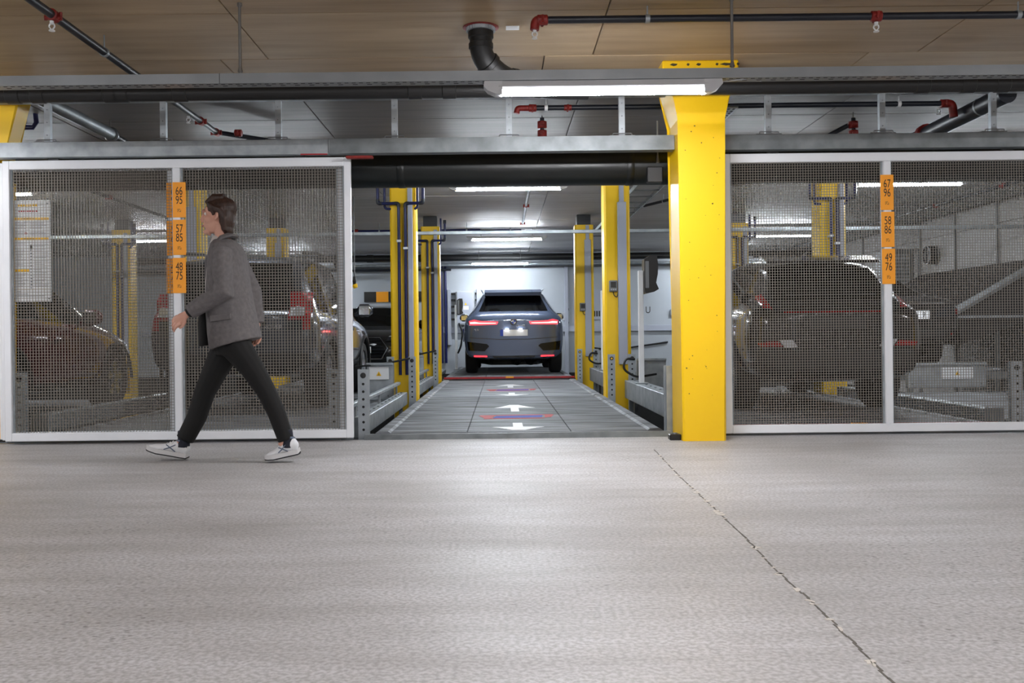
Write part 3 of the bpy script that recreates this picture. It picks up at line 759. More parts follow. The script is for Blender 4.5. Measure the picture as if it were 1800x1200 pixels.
names = {(-1.2, 0): 'near yellow column with blue pipes left of the open lane', (1.46, 0): 'near yellow column with grey cover right of the open lane', (4.14, 0): 'yellow column with blue pipes behind the right mesh door', (-3.87, 0): 'yellow column behind the left mesh door near the walking head',
         (-6.54, 0): 'yellow column behind the notice at the far left', (6.81, 0): 'yellow column far right behind the mesh near the ramp',
         (-1.2, 1): 'farther yellow column with blue pipes left of the grey car', (1.46, 1): 'farther yellow column with grey cover right of the grey car', (4.14, 1): 'far yellow column just right of the big pillar behind the mesh', (-3.87, 1): 'far yellow column seen above the grey off-roader roof',
         (-6.54, 1): 'far yellow column standing between the red car and the grey off-roader'}
for (x, r_), lab in names.items():
    if x == 6.81: continue
    y = 11.65 if r_ == 0 else 16.2
    kind = 'pipes' if x in (-1.2, 4.14, -6.54) else 'cover'
    column(x, y, kind, lab)
    if kind == 'pipes': blue_pair(x, y, 'blue pipe pair on the ' + lab.replace('with blue pipes ', '').replace('seen above', 'above').replace('just right of', 'right of').replace('standing between the red car and the grey off-roader', 'right of the red car').replace('behind the notice ', ''))
post_box(1.40, 11.65, 1.42, 'grey control box on the near right yellow column')
post_box(1.42, 16.2, 1.30, 'grey control box on the farther right yellow column')

# ------------------------------------------------------------------ perforated posts
def perf_post(x, y, label, H=.56, w=.088, rz=0):
    t = thing('perforated_post', label, 'post', (x, y, .0), rz)
    MB().prism([(-w / 2, -.02), (w / 2, -.02), (w / 2, .045), (w / 2 - .008, .045), (w / 2 - .008, -.012), (-w / 2 + .008, -.012), (-w / 2 + .008, .045), (-w / 2, .045)], 'z', -.35, H).build('channel', M['galv'], t)
    b = MB(); z = H - .12
    while z > .03: b.cyl((0, -.018, z), (0, -.0212, z), .011, 10); z -= .062
    o = b.build('holes', M['dark'], t); o['kind'] = 'stuff'
    MB().lathe([(.0, -.008), (.022, -.006), (.024, .0)], (0, -.02, H - .05), 'y', 14).build('bolt', M['black'], t)
    return t
perf_post(P(638, 700, 7.62).x, 7.66, 'perforated steel post at the left front corner of the open bay')
perf_post(P(1181, 700, 7.62).x, 7.68, 'perforated steel post seen edge-on beside the big yellow pillar', rz=PI / 2 + .1)
perf_post(P(588, 700, 7.75).x, 7.75, 'perforated steel post behind the right edge of the left mesh')
perf_post(P(36, 700, 7.75).x, 7.75, 'perforated steel post behind the lower left corner of the left mesh')
perf_post(P(1786, 700, 7.75).x, 7.75, 'perforated steel post at the right edge behind the mesh')
for (x, y, lab) in ((-1.085, 11.46, 'perforated post on the near left column beside the lane'), (-1.35, 11.46, 'small perforated post left of the near left column'), (1.345, 11.42, 'perforated post with yellow cap on the near right column'), (1.60, 11.46, 'perforated post right of the near right column'),
                    (-1.115, 16.0, 'perforated post on the farther left column'), (-1.38, 16.0, 'perforated post left of the farther left column'), (1.345, 16.0, 'perforated post on the farther right column'), (1.62, 16.0, 'perforated post right of the farther right column')):
    t = perf_post(x, y, lab, .58, .085)
    if x == 1.345: MB().cyl((0, -.03, .53), (0, -.026, .53), .012, 10).build('yellow_cap', M['sign_yellow'], t)

# ------------------------------------------------------------------ parking platforms
def platform(x, y0, y1, z, label, marks=False, red=False, w=2.32, pale=False):
    t = thing('parking_platform', label, 'platform', (x, y0, z))
    L = y1 - y0; h = w / 2; key = 'deck2' if pale else 'deck'
    ny = max(1, int(round(L / 2.15)))
    xs = [-h + .12, -.42, .42, h - .12]
    for j in range(ny):
        for i in range(3):
            a, c = L * j / ny, L * (j + 1) / ny
            MB().bbox(xs[i] + .003, xs[i + 1] - .003, a + .004, c - .004, -.022 + random.uniform(-.001, .001), 0, .003).build('deck_sheet', M[key], t)
    for sg in (-1, 1):
        pr = [(sg * (h - .122), -.02), (sg * (h - .122), .0), (sg * (h - .10), .014), (sg * (h - .03), .016), (sg * h, -.0), (sg * h, -.07), (sg * (h - .03), -.07)]
        MB().prism(pr, 'y', 0.002, L - .002).build('side_kerb', M[key], t)
    MB().bbox(-h + .01, h - .01, 0, .09, -.12, -.024, .004).build('front_beam', M['galv_dark'], t)
    MB().bbox(-h + .02, h - .02, L - .09, L, -.12, -.024, .004).build('rear_beam', M['galv_dark'], t)
    b = MB()
    for k in range(int(L / .09)): b.box(-h + .13, h - .13, k * .09 + .03, k * .09 + .038, -.001, .0012)
    o = b.build('grip_ribs', M[key], t); o['kind'] = 'stuff'
    if red:
        b = MB(); b.bbox(-h + .02, h - .02, -.03, -.005, .0, .035, .004); b.build('red_edge', M['red_paint'], t)
        MB().bbox(-.06, .08, -.034, -.028, .012, .04, .003).build('yellow_reflector', M['orange'], t)
    if marks:
        zz = .0022
        def flat(n, polys, m):
            b = MB(); [b.prism(p, 'z', -.001, zz) for p in polys]; return b.build(n, M[m], t)
        a = .5 if marks == 1 else .35
        flat('arrow', [[(-.042, .75), (.042, .75), (.042, .40), (.22, .38), (.15, .30), (.05, .13), (-.05, .13), (-.15, .30), (-.22, .38), (-.042, .40)]], 'white_paint')
        flat('arrow', [[(-.042, 2.0), (.042, 2.0), (.042, 2.48), (.22, 2.50), (.15, 2.62), (.05, 2.90), (-.05, 2.90), (-.15, 2.62), (-.22, 2.50), (-.042, 2.48)]], 'white_paint')
        flat('stripe_centre', [[(-.22, 1.26), (.24, 1.30), (.26, 1.54), (-.19, 1.48)]], 'blue_paint')
        for pg in ([(-.36, 1.50), (.37, 1.56), (.35, 1.63), (-.34, 1.57)], [(-.31, 1.17), (.26, 1.19), (.25, 1.25), (-.30, 1.23)], [(.265, 1.27), (.33, 1.32), (.365, 1.55), (.28, 1.53)], [(-.35, 1.49), (-.30, 1.24), (-.235, 1.25), (-.205, 1.49)]):
            flat('stripe_edge', [pg], 'red_paint')
    return t
BX = .14
platform(BX, 7.58, 11.95, .045, 'empty steel parking platform in the open bay nearest the floor, white arrows on it', 1)
platform(BX, 12.0, 16.35, .045, 'second empty steel parking platform in the open lane behind the first', 2, pale=True)
platform(BX, 16.42, 22.6, .07, 'rear steel parking platform with red front edge under the grey car', 0, True)
platform(-2.55, 7.62, 14.6, .045, 'steel parking platform behind the left mesh under the grey off-roader', red=True)
platform(-5.3, 7.88, 12.3, .045, 'steel parking platform at the far left under the dark red car', red=True)
platform(2.88, 7.62, 13.4, .045, 'steel parking platform behind the right mesh under the dark crossover', red=True)
platform(5.5, 7.62, 11.85, .045, 'empty steel parking platform at the far right behind the mesh', red=True)
platform(5.5, 12.3, 17.6, .30, 'raised steel parking platform carrying the black saloon at the right')
platform(-2.45, 15.2, 22, .045, 'rear steel parking platform under the black saloon facing us')
tag(MB().prism([(7.49, 0), (7.58, .0), (7.58, .04), (7.54, .04)], 'x', -1.1, 1.36).build('threshold_ramp', M['galv_dark']), 'dark steel threshold edge at the front of the open bay', 'threshold')
for x0, x1, lab in ((-6.6, -1.2, 'dark steel threshold under the left mesh door'), (1.78, 6.7, 'dark steel threshold under the right mesh door')):
    tag(MB().prism([(7.545, 0), (7.612, .0), (7.612, .03), (7.585, .03)], 'x', x0, x1).build('threshold_ramp', M['galv_dark']), lab, 'threshold')

# rails and drive boxes between the lanes
def rail(x0, x1, y0, y1, z0, z1, label, m='galv', upper=False):
    t = thing('guide_rail', label, 'rail', (0, y0, 0))
    MB().bbox(x0, x1, 0, y1 - y0, z0, z1, .006).build('beam', M[m], t)
    MB().bbox(x0 - .012, x1 + .012, -.006, .004, z0 - .01, z1 + .01, .002).build('end_plate', M['galv_dark'], t)
    for yy in (.3, (y1 - y0) - .3): MB().bbox((x0 + x1) / 2 - .02, (x0 + x1) / 2 + .02, yy - .03, yy + .03, -1.6, z0 + .002, .003).build('leg', M['galv_dark'], t)
    b = MB()
    for k in range(int((y1 - y0) / .3)): b.cyl(((x0 + x1) / 2, .12 + k * .3, z1), ((x0 + x1) / 2, .12 + k * .3, z1 + .008), .012, 8)
    o = b.build('bolts', M['galv_dark'], t); o['kind'] = 'stuff'
    if upper:
        MB().bbox(x0 - .03, x0 + .02, 0, y1 - y0, z1 + .09, z1 + .125, .005).build('upper_bar', M[m], t)
        for yy in (.25, (y1 - y0) / 2, (y1 - y0) - .25): MB().bbox(x0 - .015, x0 + .005, yy - .03, yy + .03, z1 - .01, z1 + .095, .003).build('bracket', M['galv_dark'], t)
    return t
rail(1.50, 1.68, 7.75, 11.4, .05, .265, 'heavy galvanised box rail on the right of the open lane')
rail(1.50, 1.68, 12.05, 15.9, .05, .265, 'heavy galvanised box rail farther back on the right of the lane')
rail(-1.24, -1.14, 7.75, 11.4, .0, .15, 'galvanised double rail on the left of the open lane at floor height', upper=True)
rail(-1.24, -1.14, 12.05, 15.9, .0, .15, 'galvanised double rail farther back on the left of the lane', upper=True)
rail(-3.95, -3.83, 7.9, 11.4, .05, .2, 'galvanised rail between the red car and the grey off-roader')
rail(4.08, 4.22, 7.9, 11.4, .0, .16, 'galvanised rail right of the dark crossover behind the mesh')
def drive(x0, x1, y, z0, z1, sgn, label, leg=True):
    t = thing('drive_box', label, 'machine frame', (0, y, 0))
    MB().bbox(x0, x1, 0, .05, z0, z1, .006).build('plate', M['galv'], t)
    MB().bbox(x0, x1, -.035, 0, z1 - .02, z1 + .012, .004).build('lip', M['galv'], t)
    if sgn:
        cx, hw = sgn
        MB().bbox(cx - hw, cx + hw, -.012, 0, z1 - .19, z1 - .04, .003).build('cover_plate', M['white'], t)
        MB().prism([(cx - .03, z1 - .145), (cx + .03, z1 - .145), (cx, z1 - .09)], 'y', -.0145, -.011).build('warning_triangle', M['sign_yellow'], t)
        MB().prism([(cx - .004, z1 - .138), (cx + .004, z1 - .138), (cx + .002, z1 - .112), (cx - .002, z1 - .112)], 'y', -.016, -.012).build('warning_mark', M['ink'], t)
    if leg: MB().bbox(x0 + .02, x0 + .08, .01, .05, -1.6, z0 + .01, .003).build('leg', M['galv_dark'], t)
    b = MB(); [b.cyl((u, -.005, z0 + .05), (u, .001, z0 + .05), .012, 8) for u in (x0 + .06, x1 - .06)]; b.build('bolt', M['galv_dark'], t)
    return t
drive(-1.62, -1.30, 11.3, .063, .50, (-1.47, .12), 'galvanised drive box with a warning label left of the near left column', False)
drive(1.74, 2.12, 12.05, .063, .5, None, 'galvanised drive plate right of the near right column', False)
drive(5.15, 6.15, 11.9, .10, .40, (5.78, .2), 'wide galvanised drive box with white warning label behind the right mesh')
drive(-1.62, -1.30, 15.8, .063, .50, None, 'galvanised drive box left of the farther left column', False)
drive(-6.62, -6.40, 16.05, .0, .45, None, 'galvanised foot plate of the far left yellow column')
drive(1.75, 2.3, 16.6, .1, .5, None, 'galvanised drive plate right of the farther right column')

def cable(pts, r, label, m='cable'):
    return tag(MB().tube(arc_path(pts, .12, 6), r, 8).build('cable', M[m], None, True), label, 'cable')
cable([(1.62, 11.38, .52), (1.50, 11.32, .53), (1.47, 11.3, .40), (1.62, 11.3, .30), (1.9, 11.5, .33)], .014, 'black cable loop at the foot of the near right column')
cable([(1.64, 15.95, .5), (1.52, 15.9, .52), (1.48, 15.85, .40), (1.6, 15.9, .33), (1.8, 16.0, .33)], .016, 'black cable loop at the foot of the farther right column')
cable([(-1.75, 11.25, .47), (-1.4, 11.3, .50), (-1.1, 11.36, .56)], .012, 'black cable crossing the foot of the near left column')
cable([(-1.75, 15.85, .5), (-1.4, 15.9, .52), (-1.1, 15.95, .58)], .014, 'black cable crossing the foot of the farther left column')
cable([(1.36, 12.0, .55), (1.33, 12.05, .35), (1.31, 12.0, .62), (1.33, 11.98, .95)], .010, 'thin black cable hanging beside the near right column')
cable([(1.9, YW - .022, .55), (2.8, YW - .022, .43), (4.2, YW - .022, .62)], .02, 'black cable sagging along the back wall right of the lane')

# white charging posts with black cable holders
def charge_post(x, y, z0, z1, label, side=1, big=1.0):
    t = thing('charging_post', label, 'charging post', (x, y, z0))
    H = z1 - z0
    MB().bbox(-.028, .028, -.028, .028, 0, H, .005).build('post', M['white'], t)
    MB().bbox(-.07, .07, -.05, .05, 0, .012, .003).build('foot_plate', M['galv'], t)
    b = MB()
    pr = [(.03, .02), (.10, .07), (.13, -.0), (.155, -.10), (.15, -.24), (.17, -.30), (.14, -.33), (.08, -.36), (.03, -.34)]
    pr = [(.03, .12), (.09, .16), (.17, .16), (.185, .06), (.18, -.04), (.16, -.14), (.19, -.21), (.14, -.24), (.05, -.26), (.03, -.24)]
    b.prism([(side * u * big, H + w * big) for u, w in pr], 'y', -.09, .09).build('holder', M['black'], t)
    MB().bbox(side * .04 if side > 0 else -.08, .08 if side > 0 else -.04, -.1, -.088, H - .2, H + .1, .004).build('holder_rim', M['midgrey'], t)
    return t
charge_post(1.572, 10.5, .268, 1.53, 'white charging post with big black holder on the right rail, nearer one')
charge_post(1.58, 14.5, .268, 1.50, 'white charging post with black holder farther back behind the near right column')
charge_post(-.965, 20.4, .09, 1.5, 'white charging post with black holder left of the parked grey car', 1, .85)
cable([(-.90, 20.4, 1.1), (-.82, 20.3, .9), (-.86, 20.3, .6), (-.93, 20.3, .45)], .02, 'black and blue cable hung on the charging post left of the grey car')
cable([(-.80, 20.28, .98), (-.77, 20.25, .82), (-.79, 20.25, .70)], .022, 'blue charging cable on the post left of the grey car', 'blue_pipe')

for px in (776.5, 783.5):
    tag(MB().cyl((P(px, 550, YW - .06).x, YW - .06, .15), (P(px, 550, YW - .06).x, YW - .06, 2.60), .032, 12).build('wall_pipe', M['blue_pipe'], None, True), ('left' if px < 780 else 'right') + ' one of two upright blue pipes on the white back wall left of the cabinet', 'pipe')
# back wall furniture
t = thing('electrical_cabinet', 'grey electrical cabinet with a warning label on the white back wall', 'cabinet', (-.88, YW - .206, 1.1))
MB().bbox(-.22, .22, 0, .2, 0, .85, .01).build('case', M['grey_plastic'], t)
MB().bbox(-.2, .2, -.012, 0, .03, .82, .006).build('door', M['cover'], t)
MB().prism([(-.01, .50), (.05, .50), (.02, .56)], 'y', -.0145, -.011).build('warning_triangle', M['sign_yellow'], t)
MB().box(-.04, .09, -.0135, -.011, .38, .47).build('label_plate', M['white'], t)
for k in range(5):
    for sg in (-1, 1):
        z = .12 + k * .16; MB().bbox(sg * .3 - .05, sg * .3 + .05, .12, .2, z, z + .05, .004).build('cable_gland', M['black'], t)
t = thing('striped_board', 'black and orange striped warning board on the back wall', 'warning board', (P(640, 521, YW - .03).x, YW - .03, 1.83))
L = P(747, 521, YW).x - P(640, 521, YW).x
for k in range(5):
    MB().bbox(L * k / 5 + .001, L * (k + 1) / 5 - .001, -.01, .02, -.13, .13, .002).build('panel', M['orange'] if k % 2 else M['black'], t)
tag(text('wall_letter', 'U', .24, (P(1139, 545, YW).x, YW - .004, P(1139, 545, YW).z), M['ink'], None, .8), 'black letter U on the white back wall', 'letter')
t = thing('wall_sign', 'grey sign with dark lettering on the back wall behind the far charging post', 'sign', (P(1052, 535, YW).x, YW - .01, P(1052, 535, YW).z))
MB().bbox(-.15, .15, -.01, .006, -.38, .38, .003).build('plate', M['cover'], t)
b = MB()
for k in range(4): b.box(-.12 + k * .06, -.085 + k * .06, -.014, -.009, -.30, -.16); 
b.build('lettering', M['ink'], t)
t = thing('wall_socket', 'grey socket box on the white wall right of the parked car', 'socket', (P(993, 552, YW).x, YW - .08, 1.28))
MB().bbox(-.07, .07, 0, .08, -.1, .1, .01).build('case', M['grey_plastic'], t); MB().tube(arc_path([(.05, .02, .08), (.09, .02, .2), (.03, .02, .25)], .04), .015, 8).build('lead', M['black'], t, True)
MB().tube(arc_path([(.05, .02, -.08), (.09, .02, -.16), (.03, .02, -.22)], .04), .015, 8).build('lead', M['black'], t, True)
t = thing('wall_socket', 'small grey switch on the white wall beside the big pillar', 'switch', (P(1182, 550, YW).x, YW - .06, 1.36))
MB().bbox(-.06, .06, 0, .06, -.08, .08, .01).build('case', M['grey_plastic'], t); MB().bbox(-.03, .03, -.008, 0, -.03, .03, .003).build('rocker', M['white'], t)
t = thing('pull_switch', 'yellow pull switch hanging on a chain left of the near column', 'switch', (P(623, 490, 13.85).x, 13.85, P(623, 500, 13.85).z))
MB().tube([(0, 0, .1), (0, 0, CZ - P(623, 500, 13.85).z)], .008, 6).build('chain', M['black'], t); MB().tube([(0, 0, .12), (0, 0, .05), (0, 0, 0)], [.02, .03, .02], 10).build('grip', M['black'], t); MB().tube([(0, 0, 0), (.02, 0, -.05)], [.045, .03], 10).build('hook', M['sign_yellow'], t)
# ventilation unit on the side wall
t = thing('ventilation_unit', 'grey louvred ventilation unit on the side wall above the black saloon', 'ventilation unit', (7.75, 18.2, 2.05))
b = MB(); b.bbox(-.28, .26, 0, .5, -.36, .36, .01); b.build('case', M['midgrey'], t)
for k in range(9): MB().prism([(-.015, -.31 + k * .068), (.0, -.31 + k * .068), (.0, -.262 + k * .068), (-.004, -.262 + k * .068)], 'x', -.25, .23).build('louvre', M['grey_plastic'], t) if False else MB().bbox(-.25, .2, -.012, 0, -.31 + k * .068, -.275 + k * .068, .003).build('louvre', M['grey_plastic'], t)
t = thing('round_fan', 'round black fan grille on the side wall right of the ventilation unit', 'fan', (7.9, 17.3, 2.22))
MB().lathe([(.0, .02), (.13, .01), (.15, -.04), (.17, -.04), (.17, .08)], (0, 0, 0), 'x', 20).build('ring', M['black'], t, True)
for k in range(5): MB().lathe([(.03 + k * .022, -.03), (.036 + k * .022, -.03), (.036 + k * .022, -.02)], (0, 0, 0), 'x', 16).build('grille', M['midgrey'], t)
# tilted ramp plate at the far right
t = thing('tilted_ramp', 'dark tilted steel ramp rising to the right edge behind the mesh', 'ramp', (0, 13.2, 0))
a, c, e, g = P(1684, 540, 13.2), P(1830, 452, 13.2), P(1830, 555, 13.2), P(1697, 606, 13.2)
MB().prism([(a.x, a.z), (c.x, c.z), (e.x, e.z), (g.x - .05, g.z)], 'y', .03, 3.8).build('plate', M['black'], t)
MB().prism([(a.x, a.z - .05), (c.x, c.z - .05), (c.x, c.z + .0), (a.x - .04, a.z)], 'y', -.03, .03).build('edge_beam', M['galv'], t)
MB().prism([(a.x, a.z - .10), (c.x, c.z - .12), (c.x, c.z - .06), (a.x, a.z - .055)], 'y', .0, .03).build('edge_plate', M['galv_dark'], t)
MB().bbox(a.x, c.x, -.02, .0, a.z - .15, a.z - .12, .003).build('cross_bar', M['galv'], t)
MB().bbox(c.x - .15, c.x - .05, 1.0, 1.1, -.6, e.z + .05, .005).build('leg', M['galv_dark'], t)

# ------------------------------------------------------------------ cars
M['glass'] = glass_mat('tinted_car_glass', (.52, .58, .56, 1))
M['glass_dark'] = glass_mat('privacy_glass', (.06, .065, .065, 1))
M['glass_clear'] = glass_mat('windscreen_glass', (.62, .72, .68, 1))
M['arch'] = mat('wheel_arch_liner', S(14, 14, 14), 0.9)
M['trim'] = mat('black_car_trim', S(20, 20, 21), 0.55)
M['gloss_black'] = mat('gloss_black_trim', S(10, 10, 11), 0.12)
M['chrome'] = mat('chrome', S(225, 228, 232), 0.12, 1.0)
M['alloy'] = mat('alloy_wheel', S(170, 174, 180), 0.3, 0.8)
M['red_lens'] = mat('red_lamp_lens', S(150, 14, 20), 0.12, coat=.5)
M['clear_lens'] = mat('clear_lamp_lens', S(214, 216, 220), 0.15, 0.3, coat=.5)
M['lit_red'] = mat('lit_tail_lamp_and_reflector', S(220, 20, 30), 0.3, emit=(1.0, .035, .05, 1), estr=.7)
M['lit_core'] = mat('lit_tail_lamp_core', S(255, 120, 110), 0.3, emit=(1.0, .25, .22, 1), estr=1.2)
M['plate_lamp'] = mat('plate_lamp', (1, 1, 1, 1), .3, emit=(1, 1, 1, 1), estr=9)
M['plate'] = mat('number_plate', S(244, 244, 246), 0.35)
M['plate_blue'] = mat('plate_blue', S(30, 70, 190), 0.4)
M['seat'] = mat('dark_seat_fabric', S(26, 26, 28), 0.8)
M['lamp_dark'] = mat('dark_lamp_housing', S(40, 42, 46), 0.15, 0.2)


def paint(name, col, rough=.22, metal=.35): return mat(name, col, rough, metal, coat=1.0)
def loft(st):
    n = len(st); rings = []
    for (y, w, zb, zs, wb, wr, zr, fl_) in st:
        p6 = max(zr - .09, zs + (zr - zs) * .4); p7 = max(zr - .02, zs + (zr - zs) * .8)
        if zr - zs < .15: p6, p7 = zs + (zr - zs) * .5, zs + (zr - zs) * .9
        half = [(0, zb), (w - .14, zb), (w - .03, zb + .10), (w, zb + .5 * (zs - zb)), (w - .012, zs - .07), (wb, zs), (wr, p6), (wr - .075, p7), (0, zr)]
        rings.append([(x, y, z) for x, z in half] + [(-x, y, z) for x, z in half[7:0:-1]])
    vs = [v for r_ in rings for v in r_]; fs = []; ms = []; K = 16
    for i in range(n - 1):
        fg = st[i][7]
        for k in range(K):
            fs.append((i * K + k, i * K + (k + 1) % K, (i + 1) * K + (k + 1) % K, (i + 1) * K + k))
            mi = 0
            if fg in ('g', 'w') and k == 5: mi = 3
            if fg in ('g', 'w') and k == 10: mi = 4
            if fg == 'r' and k in (7, 8): mi = 1
            if fg == 'w' and k in (7, 8): mi = 2
            if fg == 'p' and k in (5, 10): mi = 6
            ms.append(mi)
    for base in (0, (n - 1) * K):
        for k in range(8):
            a = [base + k, base + k + 1, base + (K - k - 1) % K, base + (K - k) % K]
            q = []
            [q.append(v) for v in a if v not in q]
            fs.append(tuple(q)); ms.append(0)
    return vs, fs, ms


def car(name, label, loc, rz, st, body_mat, wheels, R=.35, glass='glass', rim=5, front=False, belt_crease=.5):
    t = thing(name, label, 'car', loc, rz)
    vs, fs, ms = loft(st)
    me = bpy.data.meshes.new('body'); me.from_pydata(vs, [], fs)
    mats = [body_mat, M[glass], M['glass_clear'], M[glass], M[glass], M['arch'], M['gloss_black']]
    for m in mats: me.materials.append(m)
    me.polygons.foreach_set('material_index', ms)
    bm = bmesh.new(); bm.from_mesh(me); bmesh.ops.recalc_face_normals(bm, faces=bm.faces)
    cl = bm.edges.layers.float.new('crease_edge')
    for e in bm.edges:
        mi = {f.material_index for f in e.link_faces}
        if len(mi) > 1: e[cl] = .9
        y0 = min(v.co.y for v in e.verts); y1 = max(v.co.y for v in e.verts)
        if abs(y0 - st[0][0]) < 1e-4 and abs(y1 - st[0][0]) < 1e-4 and len([f for f in e.link_faces if all(abs(v.co.y - st[0][0]) < 1e-4 for v in f.verts)]) == 1: e[cl] = .45
    vl = bm.verts.layers.float.new('crease_vert')
    for v in bm.verts:
        for mi in (1, 2):
            if len([f for f in v.link_faces if f.material_index == mi]) == 1: v[vl] = .8
    bm.to_mesh(me); bm.free()
    o = bpy.data.objects.new('tmp_body', me); C.objects.link(o)
    sm = o.modifiers.new('s', 'SUBSURF'); sm.levels = 2; sm.render_levels = 2
    cuts = []
    wx = max(s_[1] for s_ in st)
    for wy in wheels:
        for sg in (-1, 1):
            c = MB().cyl((sg * (wx - .30), wy, R), (sg * (wx + .2), wy, R), R + .055, 32).build('tmp_cut', M['arch'])
            c.data.materials.clear()
            for m in mats: c.data.materials.append(m)
            c.data.polygons.foreach_set('material_index', [5] * len(c.data.polygons))
            bo = o.modifiers.new('b', 'BOOLEAN'); bo.operation = 'DIFFERENCE'; bo.object = c; bo.solver = 'EXACT'
            cuts.append(c)
    dg = bpy.context.evaluated_depsgraph_get()
    ev = bpy.data.meshes.new_from_object(o.evaluated_get(dg))
    for c in cuts + [o]: bpy.data.objects.remove(c)
    bm = bmesh.new(); bm.from_mesh(ev)
    bmesh.ops.triangulate(bm, faces=[f for f in bm.faces if len(f.verts) > 4])
    bvh = BVHTree.FromBMesh(bm)
    parts = {}
    for f in bm.faces: parts.setdefault(f.material_index, []).append([v.co.copy() for v in f.verts])
    nm = {0: 'body', 1: 'rear_window', 2: 'windscreen', 3: 'side_window', 4: 'side_window', 5: 'wheel_arch', 6: 'door_pillar'}
    groups = []
    for mi, faces in parts.items():
        if mi == 0: groups.append((mi, faces)); continue
        par = {}
        def find(k):
            while par.setdefault(k, k) != k: k = par[k]
            return k
        ky = lambda c: (round(c.x, 4), round(c.y, 4), round(c.z, 4))
        for f in faces:
            r0 = find(ky(f[0]))
            for c in f[1:]:
                r1 = find(ky(c))
                if r1 != r0: par[r1] = r0
        isl = {}
        for f in faces: isl.setdefault(find(ky(f[0])), []).append(f)
        groups += [(mi, g) for g in isl.values()]
    for mi, faces in groups:
        b = MB(); idx = {}
        for f in faces:
            q = []
            for c in f:
                kk = (round(c.x, 5), round(c.y, 5), round(c.z, 5))
                if kk not in idx: idx[kk] = len(b.v); b.v.append(tuple(c))
                q.append(idx[kk])
            if len(set(q)) == len(q): b.f.append(tuple(q)); b.m.append(0)
        b.build(nm[mi], mats[mi], t, True, 35 if mi != 0 else 45, fix=False)
    bm.free()
    # wheels
    for wy in wheels:
        for sg in (-1, 1):
            xo = sg * (wx - .02); xi = sg * (wx - .25)
            prof = [(R * .66, 0), (R * .90, -.006), (R * .985, .02), (R, .05), (R, .18), (R * .985, .21), (R * .9, .235), (R * .66, .23), (R * .66, 0)]
            w_ = MB().lathe([(r_, (xo - sg * tt)) for r_, tt in prof], (0, wy, R), 'x', 28).build('wheel', M['rubber'], t, True)
            b = MB(); b.lathe([(R * .68, xo - sg * .02), (R * .62, xo - sg * .012), (R * .60, xo - sg * .08), (.0, xo - sg * .12)], (0, wy, R), 'x', 24)
            b.lathe([(.0, xo - sg * .0), (.055, xo - sg * .004), (.07, xo - sg * .03)], (0, wy, R), 'x', 14)
            for k in range(rim):
                a = 2 * PI * k / rim + .3; d = Vector((0, math.cos(a), math.sin(a))); e = Vector((0, -math.sin(a), math.cos(a)))
                c0 = Vector((xo - sg * .015, wy, R)); q = []
                for rr, hw in ((.04, .035), (R * .64, .045)):
                    q += [c0 + d * rr + e * hw, c0 + d * rr - e * hw]
                vv = q + [p - Vector((sg * .03, 0, 0)) for p in q]
                b.add(vv, [(0, 1, 3, 2), (4, 6, 7, 5), (0, 2, 6, 4), (1, 5, 7, 3), (2, 3, 7, 6)])
            b.build('rim', M['alloy'], w_, True, 30)
    return t, bvh


def patch(t, bvh, poly, name, m, axis='rear', off=.004, th=.012, cuts=4, parent=None, label=None):
    """a thin piece that follows the body: poly in (x, z) for rear/front, (y, z) for right/left"""
    bm = bmesh.new()
    vs = [bm.verts.new((u, 0, w)) for u, w in poly]
    f = bm.faces.new(vs)
    ex = max(max(p[0] for p in poly) - min(p[0] for p in poly), max(p[1] for p in poly) - min(p[1] for p in poly))
    bmesh.ops.triangulate(bm, faces=[f], ngon_method='BEAUTY')
    for _ in range(4):
        le = [e for e in bm.edges if e.calc_length() > max(.06, ex / 14)]
        if not le: break
        bmesh.ops.subdivide_edges(bm, edges=le, cuts=1, use_grid_fill=False)
        bmesh.ops.triangulate(bm, faces=[f for f in bm.faces if len(f.verts) > 3])
    d = {'rear': Vector((0, 1, 0)), 'front': Vector((0, -1, 0)), 'right': Vector((-1, 0, 0)), 'left': Vector((1, 0, 0))}[axis]
    bm.verts.index_update(); base = []; ok = []
    for v in bm.verts:
        u, w = v.co.x, v.co.z
        s0 = {'rear': Vector((u, -3, w)), 'front': Vector((u, 9, w)), 'right': Vector((3, u, w)), 'left': Vector((-3, u, w))}[axis]
        hit = bvh.ray_cast(s0, d)
        base.append(hit[0] if hit[0] else None)
    good = [p for p in base if p]
    for i, p in enumerate(base):
        if p is None:
            v = bm.verts[i] if False else list(bm.verts)[i]
            q = min(good, key=lambda g: ((g.x if axis in ('rear', 'front') else g.y) - v.co.x) ** 2 + (g.z - v.co.z) ** 2)
            p = q.copy()
            if axis in ('rear', 'front'): p.x = v.co.x
            else: p.y = v.co.x
            p.z = v.co.z; base[i] = p
    n = len(base)
    fs = [[v.index for v in f.verts] for f in bm.faces]
    bd = [[v.index for v in e.verts] for e in bm.edges if len(e.link_faces) == 1]
    bm.free()
    top = [p - d * (off + th) for p in base]; bot = [p + d * .01 for p in base]
    b = MB(); b.add(top + bot, [tuple(f) for f in fs] + [tuple(i + n for i in f[::-1]) for f in fs] + [(a, c, c + n, a + n) for a, c in bd])
    o = b.build(name, m if not isinstance(m, str) else M[m], parent or t)
    if label: o['label'] = label
    return o
def mir(poly): return [(-u, w) for u, w in poly][::-1]
def rect(x0, x1, z0, z1): return [(x0, z0), (x1, z0), (x1, z1), (x0, z1)]
def hit(bvh, x, z, axis='rear'):
    s0, d = (Vector((x, -3, z)), Vector((0, 1, 0))) if axis == 'rear' else (Vector((x, 9, z)), Vector((0, -1, 0))) if axis == 'front' else (Vector((3, x, z)), Vector((-1, 0, 0)))
    h = bvh.ray_cast(s0, d); return h[0] or Vector((x, 0, z))
